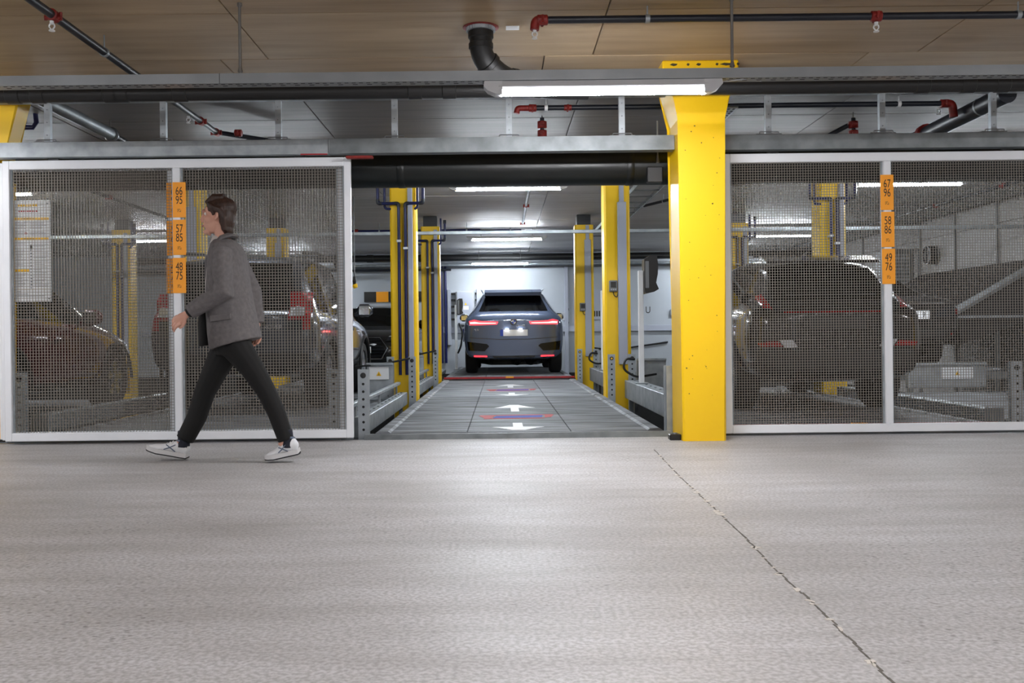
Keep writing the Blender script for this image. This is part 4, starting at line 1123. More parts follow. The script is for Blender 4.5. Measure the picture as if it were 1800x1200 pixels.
def mirrors(t, x, y, z, m, size=1.0):
    for sg in (-1, 1):
        b = MB(); b.tube([(sg * (x - .02), y, z - .03), (sg * (x + .06), y - .01, z)], .025, 8)
        b.tube([(sg * (x + .03), y - .0, z + .02), (sg * (x + .06), y - .02, z + .03), (sg * (x + .16), y - .02, z + .03), (sg * (x + .205), y + .01, z + .025)], [.05 * size, .085 * size, .085 * size, .045 * size], 14, ry=[.04, .07, .07, .03])
        o = b.build('door_mirror', m, t, True, 60)
        MB().bbox(sg * (x + .115) - .07, sg * (x + .115) + .07, y - .092, y - .084, z - .03, z + .09, .003).build('mirror_glass', M['chrome'], o)
def seats(t, ys, z, xs=(-.38, .38)):
    for y in ys:
        for x in xs:
            b = MB(); b.tube([(x, y, z - .55), (x, y - .03, z - .2), (x, y - .08, z + .02)], [.1, .09, .07], 10, ry=[.24, .23, .16])
            b.tube([(x, y - .09, z + .03), (x, y - .09, z + .09), (x, y - .09, z + .22), (x, y - .09, z + .25)], [.03, .06, .06, .03], 10, ry=[.08, .13, .12, .08])
            b.build('seat', M['seat'], t, True)

# --- the grey electric SUV in the middle bay
ix_paint = paint('slate_blue_paint', S(84, 96, 120))
st = [(0.00, .86, .32, .96, .86, .76, 1.06, ''), (0.07, .95, .28, 1.06, .90, .80, 1.17, ''), (0.16, .97, .31, 1.12, .905, .765, 1.215, 'r'), (0.78, .97, .27, 1.15, .89, .60, 1.615, 'p'), (0.95, .97, .25, 1.15, .89, .61, 1.66, 'g'),
      (1.75, .97, .24, 1.13, .89, .62, 1.70, 'p'), (1.83, .97, .24, 1.12, .89, .62, 1.705, 'g'), (2.85, .97, .24, 1.09, .89, .58, 1.65, 'w'), (3.75, .97, .24, 1.03, .87, .70, 1.12, ''), (4.5, .93, .27, .95, .80, .68, 1.0, ''), (4.86, .85, .33, .80, .74, .6, .84, ''), (4.95, .76, .40, .66, .66, .5, .68, '')]
ixx = P(903, 580, 18.0).x
t, bv = car('electric_suv', 'slate grey sport utility car with lit red tail lights parked in the middle bay', (ixx, 18.0, .075), 0, st, ix_paint, (.92, 3.92), R=.385, glass='glass')
IX = lambda u, v: ((u - 815) / 611, 1.912 - v / 611 - .065)
def ipoly(*pts): return [IX(u, v) for u, v in pts]
for mirr in (0, 1):
    f = (lambda p: p) if not mirr else (lambda p: [(-u, w) for u, w in p])
    lamp = patch(t, bv, f(ipoly((292, 498), (355, 482), (420, 498), (635, 508), (620, 540), (420, 545), (300, 545))), 'tail_lamp', 'lit_red', off=.004, th=.01)
    patch(t, bv, f(ipoly((300, 512), (360, 507), (410, 517), (610, 521), (605, 530), (410, 530), (305, 530))), 'lamp_core', 'lit_core', off=.012, th=.008, parent=lamp)
    patch(t, bv, f(ipoly((268, 738), (500, 768), (528, 792), (472, 852), (280, 842))), 'bumper_vent', 'gloss_black')
    patch(t, bv, f(ipoly((345, 902), (500, 905), (500, 922), (345, 918))), 'reflector', 'lit_red', off=.006)  # emission put into the reflector so it looks bright red
    patch(t, bv, f(ipoly((662, 588), (672, 592), (592, 668), (570, 672))), 'tailgate_crease', ix_paint, off=.004, th=.006)
patch(t, bv, ipoly((275, 925), (560, 908), (580, 930), (1050, 930), (1070, 908), (1355, 925), (1340, 1000), (1150, 1030), (480, 1030), (290, 1000)), 'rear_diffuser', 'trim', off=.002, th=.02)
patch(t, bv, ipoly((300, 690), (650, 712), (980, 712), (1330, 690), (1330, 697), (980, 720), (650, 720), (300, 697)), 'bumper_seam', 'trim', off=-.004, th=.006)
pl = patch(t, bv, ipoly((656, 603), (978, 603), (978, 676), (656, 676)), 'number_plate', 'plate', off=.012, th=.012)
patch(t, bv, ipoly((656, 603), (692, 603), (692, 676), (656, 676)), 'country_strip', 'plate_blue', off=.022, th=.004, parent=pl)
patch(t, bv, ipoly((695, 488), (765, 484), (865, 484), (935, 488), (930, 498), (865, 494), (765, 494), (700, 498)), 'handle_strip', 'chrome', off=.0, th=.006)
h = hit(bv, 0, IX(0, 512)[1])
ba = MB().lathe([(.0, -.03), (.056, -.03), (.064, -.026), (.066, 0)], (0, h.y, h.z), 'y', 28).build('round_badge', M['black'], t, True)
MB().lathe([(.044, -.0315), (.047, -.033), (.050, -.0315)], (0, h.y, h.z), 'y', 28).build('badge_ring', M['chrome'], ba, True)
for q in range(4):
    pts = [(0, 0)] + [(.042 * math.cos(q * PI / 2 + k * PI / 16), .042 * math.sin(q * PI / 2 + k * PI / 16)) for k in range(9)]
    MB().prism([(u, h.z + w) for u, w in pts], 'y', h.y - .034, h.y - .029).build('badge_quarter', M['white'] if q % 2 else M['plate_blue'], ba)
for sg in (-1, 1): MB().bbox(sg * .13 - .03, sg * .13 + .03, hit(bv, 0, .88).y - .045, hit(bv, 0, .88).y - .004, .872, .879, .002).build('plate_lamp', M['plate_lamp'], t)
text('model_letters', 'i X', .055, (-.70, hit(bv, -.70, .86).y - .004, .86), M['chrome'], t, ext=.002)
text('model_letters', 'xDrive50', .045, (.13, hit(bv, .13, .935).y - .004, .935), M['chrome'], t, ext=.002)
mirrors(t, .95, 3.2, 1.13, M['gloss_black'])
seats(t, (2.1, 3.0), 1.08)
MB().prism([(.50, 1.60), (.52, 1.535), (.80, 1.53), (1.0, 1.62), (.95, 1.665), (.70, 1.66)], 'x', -.56, .56).build('roof_spoiler', ix_paint, t)
for sg in (-1, 1): MB().tube([(sg * .64, 1.1, 1.68), (sg * .65, 1.8, 1.715), (sg * .63, 2.7, 1.69)], .014, 8).build('roof_rail', M['alloy'], t, True)

# --- the grey off-roader behind the left door
dk = paint('dark_grey_metallic_paint', S(72, 76, 84), .2, .5)
st = [(0.00, .80, .46, .98, .78, .72, 1.02, ''), (0.06, .87, .40, 1.02, .83, .75, 1.06, 'r'), (0.26, .89, .38, 1.04, .84, .68, 1.60, 'p'), (0.36, .89, .36, 1.05, .84, .66, 1.67, 'g'), (1.05, .89, .33, 1.04, .84, .66, 1.72, 'p'), (1.17, .89, .33, 1.03, .84, .66, 1.725, 'g'),
      (1.95, .89, .33, 1.01, .84, .66, 1.725, 'p'), (2.05, .89, .33, 1.0, .84, .66, 1.72, 'g'), (2.8, .89, .33, .99, .84, .60, 1.64, 'w'), (3.40, .89, .33, .98, .83, .72, 1.06, ''), (4.05, .88, .34, .94, .80, .72, .99, ''), (4.38, .82, .38, .82, .74, .62, .87, ''), (4.48, .74, .44, .70, .66, .5, .72, '')]
fx_ = -2.80
t, bv = car('off_roader', 'dark grey off-road car seen from behind through the left mesh, right of the number signs', (fx_, 9.75, .05), 0, st, dk, (.86, 3.50), R=.355, rim=6)
for mirr in (0, 1):
    f = (lambda p: p) if not mirr else (lambda p: [(-u, w) for u, w in p])
    la = patch(t, bv, f(rect(.60, .82, .86, 1.26)), 'tail_lamp', 'red_lens', off=.0, th=.02)
    patch(t, bv, f(rect(.61, .76, 1.0, 1.10)), 'clear_lens', 'clear_lens', off=.02, th=.008, parent=la)
    patch(t, bv, f(rect(.60, .74, .86, .96)), 'lower_lens', 'lamp_dark', off=.02, th=.006, parent=la)
    h = hit(bv, (-1 if mirr else 1) * .70, 1.05)
    MB().lathe([(.0, -.045), (.045, -.045), (.055, -.035), (.055, 0)], (h.x, h.y, h.z), 'y', 18).build('round_lens', M['clear_lens'], la, True)
    patch(t, bv, f(rect(.50, .74, .50, .54)), 'reflector', 'red_lens', off=.004)
patch(t, bv, [(-.78, .42), (.78, .42), (.80, .62), (-.80, .62)], 'bumper_trim', 'trim', off=.012, th=.03)
patch(t, bv, rect(-.26, .26, .72, .83), 'number_plate', 'plate', off=.01)
patch(t, bv, rect(-.60, .60, .845, .855), 'tailgate_seam', 'trim', off=-.004, th=.006)
patch(t, bv, rect(-.36, .36, .90, .94), 'tailgate_handle', 'trim', off=.006, th=.02)
patch(t, bv, [(-.5, 1.12), (.5, 1.12), (.5, 1.135), (-.5, 1.135)], 'rear_wiper', 'trim', off=.006, th=.01)
text('badge_letters', 'ROVER', .062, (.44, hit(bv, .44, .885).y - .008, .885), M['chrome'], t, ext=.003)
for sg in (-1, 1):
    MB().tube([(sg * .66, .5, 1.70), (sg * .67, 1.2, 1.755), (sg * .66, 2.4, 1.75), (sg * .63, 2.75, 1.68)], .018, 8).build('roof_rail', M['trim'], t, True)
    for wy in (.86, 3.5): MB().tube([(sg * .885, wy + .43 * math.cos(a), .355 + .43 * math.sin(a)) for a in [PI * k / 14 for k in range(15)]], .022, 6).build('arch_trim', M['trim'], t, True)
    patch(t, bv, [(1.3, .34), (3.05, .34), (3.05, .46), (1.3, .46)], 'sill_trim', 'trim', 'right' if sg > 0 else 'left')
    for y in (1.3, 2.3): patch(t, bv, [(y, .86), (y + .2, .86), (y + .2, .895), (y, .895)], 'door_handle', dk, 'right' if sg > 0 else 'left', off=.01, th=.03)
mirrors(t, .87, 2.85, 1.10, dk, 1.05)
seats(t, (1.6, 2.5), 1.10)

# --- the dark crossover behind the right door
bk = paint('black_brown_metallic_paint', S(38, 37, 38), .2, .4)
st = [(0.0, 0.704, 0.42, 0.89, 0.686, 0.631, 0.95, ''), (0.07, 0.803, 0.34, 0.97, 0.758, 0.667, 1.03, ''), (0.13, 0.825, 0.31, 1.01, 0.776, 0.658, 1.07, 'r'), (0.52, 0.83, 0.28, 1.03, 0.776, 0.577, 1.43, 'p'), (0.62, 0.83, 0.27, 1.03, 0.776, 0.568, 1.5, 'g'), (1.4, 0.83, 0.26, 1.01, 0.776, 0.577, 1.555, 'p'), (1.5, 0.83, 0.26, 1.0, 0.776, 0.577, 1.56, 'g'), (2.45, 0.83, 0.26, 0.97, 0.776, 0.541, 1.5, 'w'), (3.25, 0.83, 0.26, 0.94, 0.749, 0.631, 1.0, ''), (3.95, 0.794, 0.29, 0.87, 0.695, 0.595, 0.91, ''), (4.2, 0.722, 0.34, 0.73, 0.631, 0.523, 0.77, ''), (4.28, 0.649, 0.4, 0.61, 0.559, 0.451, 0.65, '')]
t, bv = car('crossover', 'black-brown crossover car behind the right mesh, rear towards us', (3.146, 8.75, .05), 0, st, bk, (.86, 3.42), R=.345, rim=5, glass='glass_dark')
for mirr in (0, 1):
    f = (lambda p: p) if not mirr else (lambda p: [(-u, w) for u, w in p])
    la = patch(t, bv, f([(.46, .97), (.77, 1.0), (.78, 1.15), (.66, 1.16), (.57, 1.10)]), 'tail_lamp', 'lamp_dark', off=.0, th=.014)
    patch(t, bv, f([(.60, .99), (.68, 1.0), (.70, 1.13), (.64, 1.14)]), 'red_lens', 'red_lens', off=.014, th=.006, parent=la)
    patch(t, bv, f([(.77, .64), (.50, .64), (.45, .71), (.75, .71)]), 'fog_lamp', 'clear_lens', off=.006) if False else patch(t, bv, f([(.38, .635), (.50, .625), (.55, .70), (.43, .70)]), 'reversing_lamp', 'clear_lens', off=.006)
    patch(t, bv, f([(.52, .64), (.73, .64), (.75, .68), (.56, .69)]), 'reflector', 'red_lens', off=.006)
patch(t, bv, [(-.72, .40), (.72, .40), (.77, .60), (-.77, .60)], 'lower_bumper', 'trim', off=.012, th=.03)
patch(t, bv, rect(-.26, .26, .80, .91), 'number_plate', 'black', off=.006)
patch(t, bv, rect(-.50, .50, .955, .965), 'tailgate_strip', 'red_lens', off=.004, th=.006)
patch(t, bv, [(-.42, 1.12), (.42, 1.12), (.42, 1.135), (-.42, 1.135)], 'rear_wiper', 'trim', off=.006, th=.01)
MB().prism([(.38, 1.44), (.42, 1.475), (.62, 1.53), (.70, 1.52), (.62, 1.48)], 'x', -.55, .55).build('roof_spoiler', bk, t)
MB().tube([(0, .95, 1.53), (0, .85, 1.58), (0, .80, 1.59)], [.045, .02, .008], 8).build('roof_fin', bk, t, True)
for sg in (-1, 1):
    for wy in (.86, 3.42): MB().tube([(sg * .825, wy + .42 * math.cos(a), .345 + .42 * math.sin(a)) for a in [PI * k / 14 for k in range(15)]], .02, 6).build('arch_trim', M['trim'], t, True)
mirrors(t, .80, 2.6, 1.02, M['gloss_black'])
seats(t, (1.5, 2.3), 1.0)

# --- the dark red hatchback at the far left, nose away from us
rd = paint('dark_red_paint', S(92, 14, 19), .18, .3)
st = [(0.00, .76, .42, .86, .74, .66, .92, ''), (0.06, .84, .34, .94, .80, .68, 1.0, 'r'), (0.42, .86, .28, .98, .81, .60, 1.38, 'p'), (0.52, .87, .26, .98, .81, .60, 1.44, 'g'), (1.35, .87, .24, .96, .81, .60, 1.50, 'p'), (1.43, .87, .24, .95, .81, .60, 1.50, 'g'), (2.05, .87, .24, .93, .81, .56, 1.43, 'w'),
      (2.85, .87, .24, .90, .79, .66, .97, ''), (3.35, .85, .26, .84, .73, .62, .90, ''), (3.62, .78, .31, .72, .66, .54, .78, ''), (3.70, .70, .36, .60, .58, .46, .64, '')]
t, bv = car('hatchback', 'dark red hatchback at the far left behind the notice and mesh', (-5.22, 7.66, .05), 0, st, rd, (.66, 3.0), R=.33, rim=5, glass='glass_clear')
for sg, ax in ((-1, 'left'), (1, 'right')):
    patch(t, bv, [(.9, .27), (2.55, .27), (2.55, .36), (.9, .36)], 'sill_trim', 'trim', ax)
    patch(t, bv, [(.60, .80), (2.6, .76), (2.6, .77), (.60, .81)], 'side_crease', rd, ax, off=.002, th=.01)
    patch(t, bv, [(1.48, .78), (1.68, .78), (1.68, .81), (1.48, .81)], 'door_handle', rd, ax, off=.01, th=.03)
    patch(t, bv, [(3.30, .62), (3.60, .60), (3.58, .74), (3.32, .78)], 'headlamp', 'clear_lens', ax, off=.0, th=.01)
    for wy in (.66, 3.0): MB().tube([(sg * .865, wy + .40 * math.cos(a), .33 + .40 * math.sin(a)) for a in [PI * k / 14 for k in range(15)]], .016, 6).build('arch_trim', M['trim'], t, True)
patch(t, bv, rect(-.8, -.5, .66, .84), 'tail_lamp', 'red_lens'); patch(t, bv, rect(.5, .8, .66, .84), 'tail_lamp', 'red_lens'); patch(t, bv, rect(-.26, .26, .6, .71), 'number_plate', 'plate')
mirrors(t, .83, 2.2, .98, rd)
seats(t, (1.2, 2.0), .98, (-.34, .34))

# --- the black saloon facing us behind the off-roader
bs = paint('black_paint', S(16, 17, 19), .16, .2)
st = [(0.00, .78, .42, .86, .74, .62, .92, ''), (0.10, .90, .34, .96, .80, .66, 1.0, ''), (0.55, .92, .28, .98, .82, .62, 1.03, 'r'), (1.25, .92, .25, .96, .82, .56, 1.33, 'p'), (1.4, .92, .24, .96, .82, .56, 1.37, 'g'), (2.0, .92, .24, .94, .82, .57, 1.40, 'p'), (2.1, .92, .24, .93, .82, .57, 1.40, 'g'), (2.75, .92, .24, .92, .82, .52, 1.34, 'w'),
      (3.5, .92, .24, .90, .80, .66, .97, ''), (4.2, .90, .26, .84, .76, .66, .89, ''), (4.52, .84, .30, .72, .70, .58, .78, ''), (4.62, .76, .34, .60, .64, .5, .66, '')]
t, bv = car('black_saloon', 'black saloon with six-sided grille facing us between the door and the near yellow column', (-2.47, 16.0 + 4.62, .05), PI, st, bs, (.92, 3.72), R=.335, rim=5, glass='glass')
# seen from the front the car's own x axis is flipped: local -x lies to the right in the picture
gr = [(-.44, .40), (.44, .40), (.54, .58), (.40, .76), (-.40, .76), (-.54, .58)]
patch(t, bv, gr, 'grille', 'gloss_black', 'front', off=.004, th=.014)
h0 = [hit(bv, u, w, 'front') for u, w in gr]
MB().tube([Vector((p.x, p.y + .028, p.z)) for p in h0 + [h0[0]]], .010, 8).build('grille_frame', M['chrome'], t, True)
b = MB()
for k in range(6):
    z = .45 + k * .055; wq = .47 if z < .5 else .5 if z < .66 else .43
    p = [Vector((u, hit(bv, u, z, 'front').y + .022, z)) for u in (-wq, -wq / 2, 0, wq / 2, wq)]
    MB().tube(p, .006, 6).build('grille_bar', M['lamp_dark'], t)
for sg in (-1, 1):
    la = patch(t, bv, [(sg * u, w) for u, w in ((.50, .70), (.80, .72), (.84, .80), (.56, .795))], 'headlamp', 'lamp_dark', 'front', off=.0, th=.014)
    patch(t, bv, [(sg * u, w) for u, w in ((.54, .775), (.82, .785), (.83, .80), (.56, .793))], 'light_strip', 'clear_lens', 'front', off=.016, th=.006, parent=la)
    for u in (.62, .72): patch(t, bv, [(sg * (u + .03 * math.cos(a)), .745 + .024 * math.sin(a)) for a in [k * PI / 4 for k in range(8)]], 'lamp_eye', 'clear_lens', 'front', off=.014, th=.006, parent=la)
    patch(t, bv, [(sg * u, w) for u, w in ((.60, .38), (.82, .42), (.80, .54), (.64, .50))], 'air_intake', 'gloss_black', 'front', off=.002)
    patch(t, bv, [(sg * u, w) for u, w in ((.62, .44), (.80, .46), (.80, .475), (.62, .455))], 'intake_blade', 'chrome', 'front', off=.016, th=.006)
pl = patch(t, bv, rect(-.26, .26, .50, .61), 'number_plate', 'plate', 'front', off=.03)
hp = hit(bv, -.22, .555, 'front'); text('plate_figure', '2', .10, (-.20, hp.y + .049, .555), M['ink'], t, .8, rz=PI)
mirrors(t, .90, 2.95, .97, M['gloss_black'])
seats(t, (1.9, 2.6), .95)

# --- the black saloon seen from behind on the raised platform
t, bv = car('black_saloon', 'black saloon seen from behind on the raised platform under the ramp', (5.40, 12.75, .305), 0, [(a[0], a[1], a[2], a[3], a[4], a[5], a[6], a[7]) for a in st], paint('deep_black_paint', S(24, 24, 26), .22, .2), (.92, 3.72), R=.335, rim=5, glass='glass_dark')
for mirr in (0, 1):
    f = (lambda p: p) if not mirr else (lambda p: [(-u, w) for u, w in p])
    patch(t, bv, f([(.52, .70), (.86, .72), (.86, .83), (.70, .84), (.54, .80)]), 'tail_lamp', 'lamp_dark'); patch(t, bv, f(rect(.80, .88, .74, .82)), 'red_lens', 'red_lens', off=.014, th=.006)
    patch(t, bv, f(rect(.5, .76, .46, .49)), 'reflector', 'red_lens')
patch(t, bv, rect(-.74, .74, .885, .90), 'boot_strip', 'chrome', off=.002, th=.008)
pl = patch(t, bv, rect(-.10, .42, .68, .79), 'number_plate', 'plate', off=.01)
text('plate_figure', '9', .10, (.34, hit(bv, .34, .735).y - .027, .735), M['ink'], t, .8)
patch(t, bv, rect(-.78, .78, .40, .54), 'rear_diffuser', 'trim', off=.004, th=.02)
mirrors(t, .90, 2.95, .97, M['gloss_black'])

# ------------------------------------------------------------------ the walking person
def blob(name, prims, m, parent, vox, sm=4, adapt=0.0):
    b = MB()
    for pr in prims:
        if pr[0] == 't': b.tube(pr[1], pr[2], 14, ry=pr[3] if len(pr) > 3 else None)
        elif pr[0] == 'e':                                   # ellipsoid: centre, radii, rotation about y
            c, r_, rot = Vector(pr[1]), pr[2], (pr[3] if len(pr) > 3 else 0)
            R_ = Matrix.Rotation(rot, 3, 'Y'); vs = []; fs = []; n, k2 = 10, 16
            for i in range(n + 1):
                for j in range(k2):
                    th, ph = PI * i / n, 2 * PI * j / k2
                    vs.append(c + R_ @ Vector((r_[0] * math.sin(th) * math.cos(ph), r_[1] * math.sin(th) * math.sin(ph), r_[2] * math.cos(th))))
            for i in range(n):
                for j in range(k2): fs.append((i * k2 + j, i * k2 + (j + 1) % k2, (i + 1) * k2 + (j + 1) % k2, (i + 1) * k2 + j))
            b.add(vs, fs)
        elif pr[0] == 'm': b.add(pr[1], pr[2])
    o = b.build('tmp_blob', m)
    rm = o.modifiers.new('r', 'REMESH'); rm.mode = 'VOXEL'; rm.voxel_size = vox; rm.adaptivity = adapt
    s_ = o.modifiers.new('s', 'SMOOTH'); s_.iterations = sm; s_.factor = .5
    me = bpy.data.meshes.new_from_object(o.evaluated_get(bpy.context.evaluated_depsgraph_get()))
    bpy.data.objects.remove(o)
    me.materials.clear(); me.materials.append(m)
    me.polygons.foreach_set('use_smooth', [True] * len(me.polygons))
    q = bpy.data.objects.new(name, me); C.objects.link(q); q.parent = parent
    return q

M['skin'] = mat('skin', S(214, 166, 146), .5, 0, S(200, 146, 126), (9, 9, 9))
M['hair'] = mat('brown_hair', S(64, 40, 30), .5, 0, S(38, 24, 18), (60, 60, 8), .5, .4, (90, 90, 12))
M['jacket'] = mat('grey_wool_jacket', S(112, 108, 109), .85, 0, S(92, 89, 90), (40, 40, 40), .5, .1, (300, 300, 300))
M['lining'] = mat('black_lining', S(22, 22, 23), .8)
M['trousers'] = mat('black_trousers', S(9, 9, 10), .8, 0, S(6, 6, 7), (8, 8, 8), .6)
M['shirt'] = mat('pale_shirt', S(190, 184, 180), .7)
M['shoe'] = mat('white_trainer', S(232, 233, 236), .5, 0, S(214, 216, 220), (20, 20, 20))
M['shoe_line'] = mat('trainer_stripe', S(96, 108, 128), .5)
M['sole'] = mat('trainer_sole', S(206, 206, 208), .6)
M['tread'] = mat('trainer_tread', S(40, 40, 44), .8)
M['sock'] = mat('dark_sock', S(28, 30, 44), .8)
M['lip'] = mat('lips', S(186, 112, 104), .5)
M['eye_white'] = mat('eye_white', S(236, 232, 228), .3)
M['iris'] = mat('iris', S(60, 44, 34), .3)

PD = 6.3
root_p = P(408, 810, PD); pr0 = Vector((root_p.x, PD, 0))
per = thing('person', 'person in grey blazer and black trousers striding left past the left mesh door', 'person', pr0)
def q(px, py, dy=0.0):                                       # joint position in the figure's own frame, at the figure's distance
    v = P(px, py, PD); return Vector((v.x - pr0.x, dy, v.z))
NEAR, FAR = -1, 1
# joints
pel, wst, chs, nkb = q(407, 600), q(404, 545), q(399, 470), q(393, 424)
hd = q(383, 381)
shN, elN, wrN = q(404, 446, -.185), q(409, 514, -.225), q(346, 553, -.20)
shF, elF, wrF = q(396, 446, .185), q(428, 512, .22), q(438, 574, .20)
hpN, knN, anN = q(418, 612, -.085), q(474, 686, -.09), q(508, 768, -.085)
hpF, knF, anF = q(396, 612, .085), q(352, 692, .09), q(316, 774, .085)

def fingers(wr, dirv, palm_n, side, curl=.5):
    """palm and five bent fingers; dirv points from wrist to knuckles, palm_n out of the palm"""
    d = dirv.normalized(); nrm = (palm_n - d * palm_n.dot(d)).normalized(); s_ = d.cross(nrm).normalized() * side
    out = []
    kn = wr + d * .092
    out.append(('t', [wr - d * .03, wr, wr + d * .045, wr + d * .088], [.024, .024, .033, .03], [.019, .018, .017, .013]))
    for i, (off, L) in enumerate(((.033, .072), (.011, .082), (-.011, .076), (-.031, .058))):
        p0 = kn + s_ * off - d * .012; a = curl * (.5 + .18 * i); pts = [p0 - d * .02, p0]
        for seg in (.42, .32, .26):
            ang = a; a += curl * .8
            pts.append(pts[-1] + (d * math.cos(ang) + nrm * math.sin(ang)) * L * seg)
        out.append(('t', pts, [.0095, .0098, .009, .008, .0062]))
    tb = wr + d * .028 + s_ * .024
    out.append(('t', [tb - s_ * .008, tb + s_ * .012 + d * .012 + nrm * .008, tb + s_ * .022 + d * .042 + nrm * .018, tb + s_ * .016 + d * .066 + nrm * .026], [.014, .0125, .010, .0075]))
    return out
hN = (q(320, 571, -.20) - wrN); hF = (q(436, 606, .2) - wrF)
# head, facing -x; eyes at half height
hc = hd + Vector((0, 0, .0))
head = [('e', hc + Vector((.012, 0, .03)), (.098, .075, .092)), ('e', hc + Vector((-.028, 0, -.035)), (.066, .058, .078)),
        ('t', [hc + Vector((-.05, 0, -.10)), hc + Vector((-.066, 0, -.098))], [.03, .022]),
        ('e', hc + Vector((-.085, 0, .035)), (.016, .05, .018)),
        ('t', [hc + Vector((-.090, 0, .025)), hc + Vector((-.108, 0, -.016)), hc + Vector((-.106, 0, -.028)), hc + Vector((-.088, 0, -.030))], [.009, .013, .013, .008]),
        ('t', [hc + Vector((-.088, -.02, -.058)), hc + Vector((-.096, 0, -.058)), hc + Vector((-.088, .02, -.058))], [.008, .010, .008]),
        ('e', hc + Vector((-.045, -.048, -.02)), (.035, .022, .03)), ('e', hc + Vector((-.045, .048, -.02)), (.035, .022, .03)),
        ('e', hc + Vector((-.078, 0, -.102)), (.022, .026, .018))]
for sg in (-1, 1):
    head += [('t', [hc + Vector((.012, sg * .072, .018)), hc + Vector((.024, sg * .086, .012)), hc + Vector((.020, sg * .085, -.012)), hc + Vector((.006, sg * .074, -.028))], [.008, .012, .010, .007])]
body = head + [('t', [hc + Vector((.022, 0, -.05)), nkb + Vector((-.002, 0, .03)), nkb + Vector((.0, 0, -.03))], [.054, .054, .07], [.052, .052, .055]),
    ('t', [nkb + Vector((.004, 0, -.01)), chs, wst, pel], [.06, .14, .13, .13], [.045, .085, .085, .095]),
    ('t', [shN, elN, wrN], [.05, .04, .024]), ('t', [shF + Vector((-.01, -.02, -.03)), elF, wrF], [.04, .036, .024]),
    ('t', [nkb + Vector((.0, -.05, -.045)), shN + Vector((0, .02, -.02))], [.045, .045]), ('t', [nkb + Vector((.0, .05, -.045)), shF + Vector((-.01, -.04, -.03))], [.035, .035]),
    ('t', [hpN, knN, anN, anN + Vector((-.03, 0, -.05))], [.075, .052, .036, .03]), ('t', [hpF, knF, anF, anF + Vector((-.03, 0, -.03))], [.075, .052, .036, .03])]
body += fingers(wrN, hN, Vector((.3, 1, -.3)), 1, .45) + fingers(wrF, hF, Vector((-.3, -1, 0)), 1, .5)
blob('body', body, M['skin'], per, .0045, 3)
for sg in (-1, 1):
    e = MB().lathe([(.0, -.0125), (.007, -.0105), (.0115, -.004), (.012, 0), (.0, .012)], hc + Vector((-.070, sg * .030, .018)), 'x', 14).build('eye', M['eye_white'], per, True)
    MB().lathe([(.0, -.0135), (.005, -.0125), (.006, -.011)], hc + Vector((-.070, sg * .030, .018)), 'x', 12).build('iris', M['iris'], e, True)
    MB().tube([hc + Vector((-.084, sg * .012, .040)), hc + Vector((-.086, sg * .03, .044)), hc + Vector((-.074, sg * .052, .038))], [.003, .0045, .002], 6).build('eyebrow', M['hair'], per, True)
MB().tube([hc + Vector((-.090, -.022, -.060)), hc + Vector((-.104, 0, -.060)), hc + Vector((-.090, .022, -.060))], [.003, .0062, .003], 8).build('lips', M['lip'], per, True)
hair = [('e', hc + Vector((.026, 0, .050)), (.104, .086, .086), -.15), ('e', hc + Vector((.062, 0, -.005)), (.055, .084, .105)), ('e', hc + Vector((.066, 0, -.085)), (.036, .066, .055)),
        ('t', [hc + Vector((-.070, 0, .088)), hc + Vector((-.02, 0, .122)), hc + Vector((.05, 0, .125))], [.02, .034, .03], [.05, .06, .06])]
for sg in (-1, 1):
    hair += [('t', [hc + Vector((-.045, sg * .06, .085)), hc + Vector((-.018, sg * .079, .05)), hc + Vector((.03, sg * .084, .035)), hc + Vector((.055, sg * .078, -.02)), hc + Vector((.058, sg * .06, -.10))], [.02, .024, .022, .024, .016], [.014, .014, .014, .016, .014]),
             ('t', [hc + Vector((-.018, sg * .078, .05)), hc + Vector((-.012, sg * .077, .0))], [.012, .006], [.007, .005])]
blob('hair', hair, M['hair'], per, .005, 3)

# jacket: torso and sleeves grown together
jr = [(q(394, 421), .062, .080), (q(397, 430), .092, .16), (q(400, 446), .112, .205), (q(401, 472), .122, .208), (q(402, 505), .138, .20), (q(405, 540), .152, .195), (q(410, 575), .162, .20), (q(415, 604), .166, .205)]
v_, f_ = [], []
KS = 28
for i, (c, rx, ry) in enumerate(jr):
    tilt = .19 * max(0, i - 2) / 5
    for k in range(KS):
        a = 2 * PI * k / KS; ca, sa = math.cos(a), math.sin(a)
        u = math.copysign(abs(ca) ** .85, ca) * rx; w = math.copysign(abs(sa) ** .85, sa) * ry
        v_.append(c + Vector((u, w, u * tilt * 1.3)))
for i in range(len(jr) - 1):
    for k in range(KS): f_.append((i * KS + k, i * KS + (k + 1) % KS, (i + 1) * KS + (k + 1) % KS, (i + 1) * KS + k))
f_.append(tuple(range(KS))); f_.append(tuple(range((len(jr) - 1) * KS, len(jr) * KS)))
cufN = wrN.lerp(elN, .10); cufF = wrF.lerp(elF, .10)
jk = [('m', v_, f_), ('t', [shN + Vector((-.004, .02, .012)), shN.lerp(elN, .5), elN + Vector((.012, 0, -.006)), elN.lerp(wrN, .55), cufN], [.085, .080, .073, .062, .053], [.066, .066, .066, .058, .050]),
      ('t', [shF + Vector((0, -.02, .012)), shF.lerp(elF, .5), elF, elF.lerp(wrF, .55), cufF], [.08, .075, .07, .06, .052], [.066, .066, .064, .056, .05]),
      ('t', [elN + Vector((-.04, -.0, .035)), elN + Vector((.02, -.01, .0))], [.05, .05], [.06, .06])]
jo = blob('blazer', jk, M['jacket'], per, .008, 4)
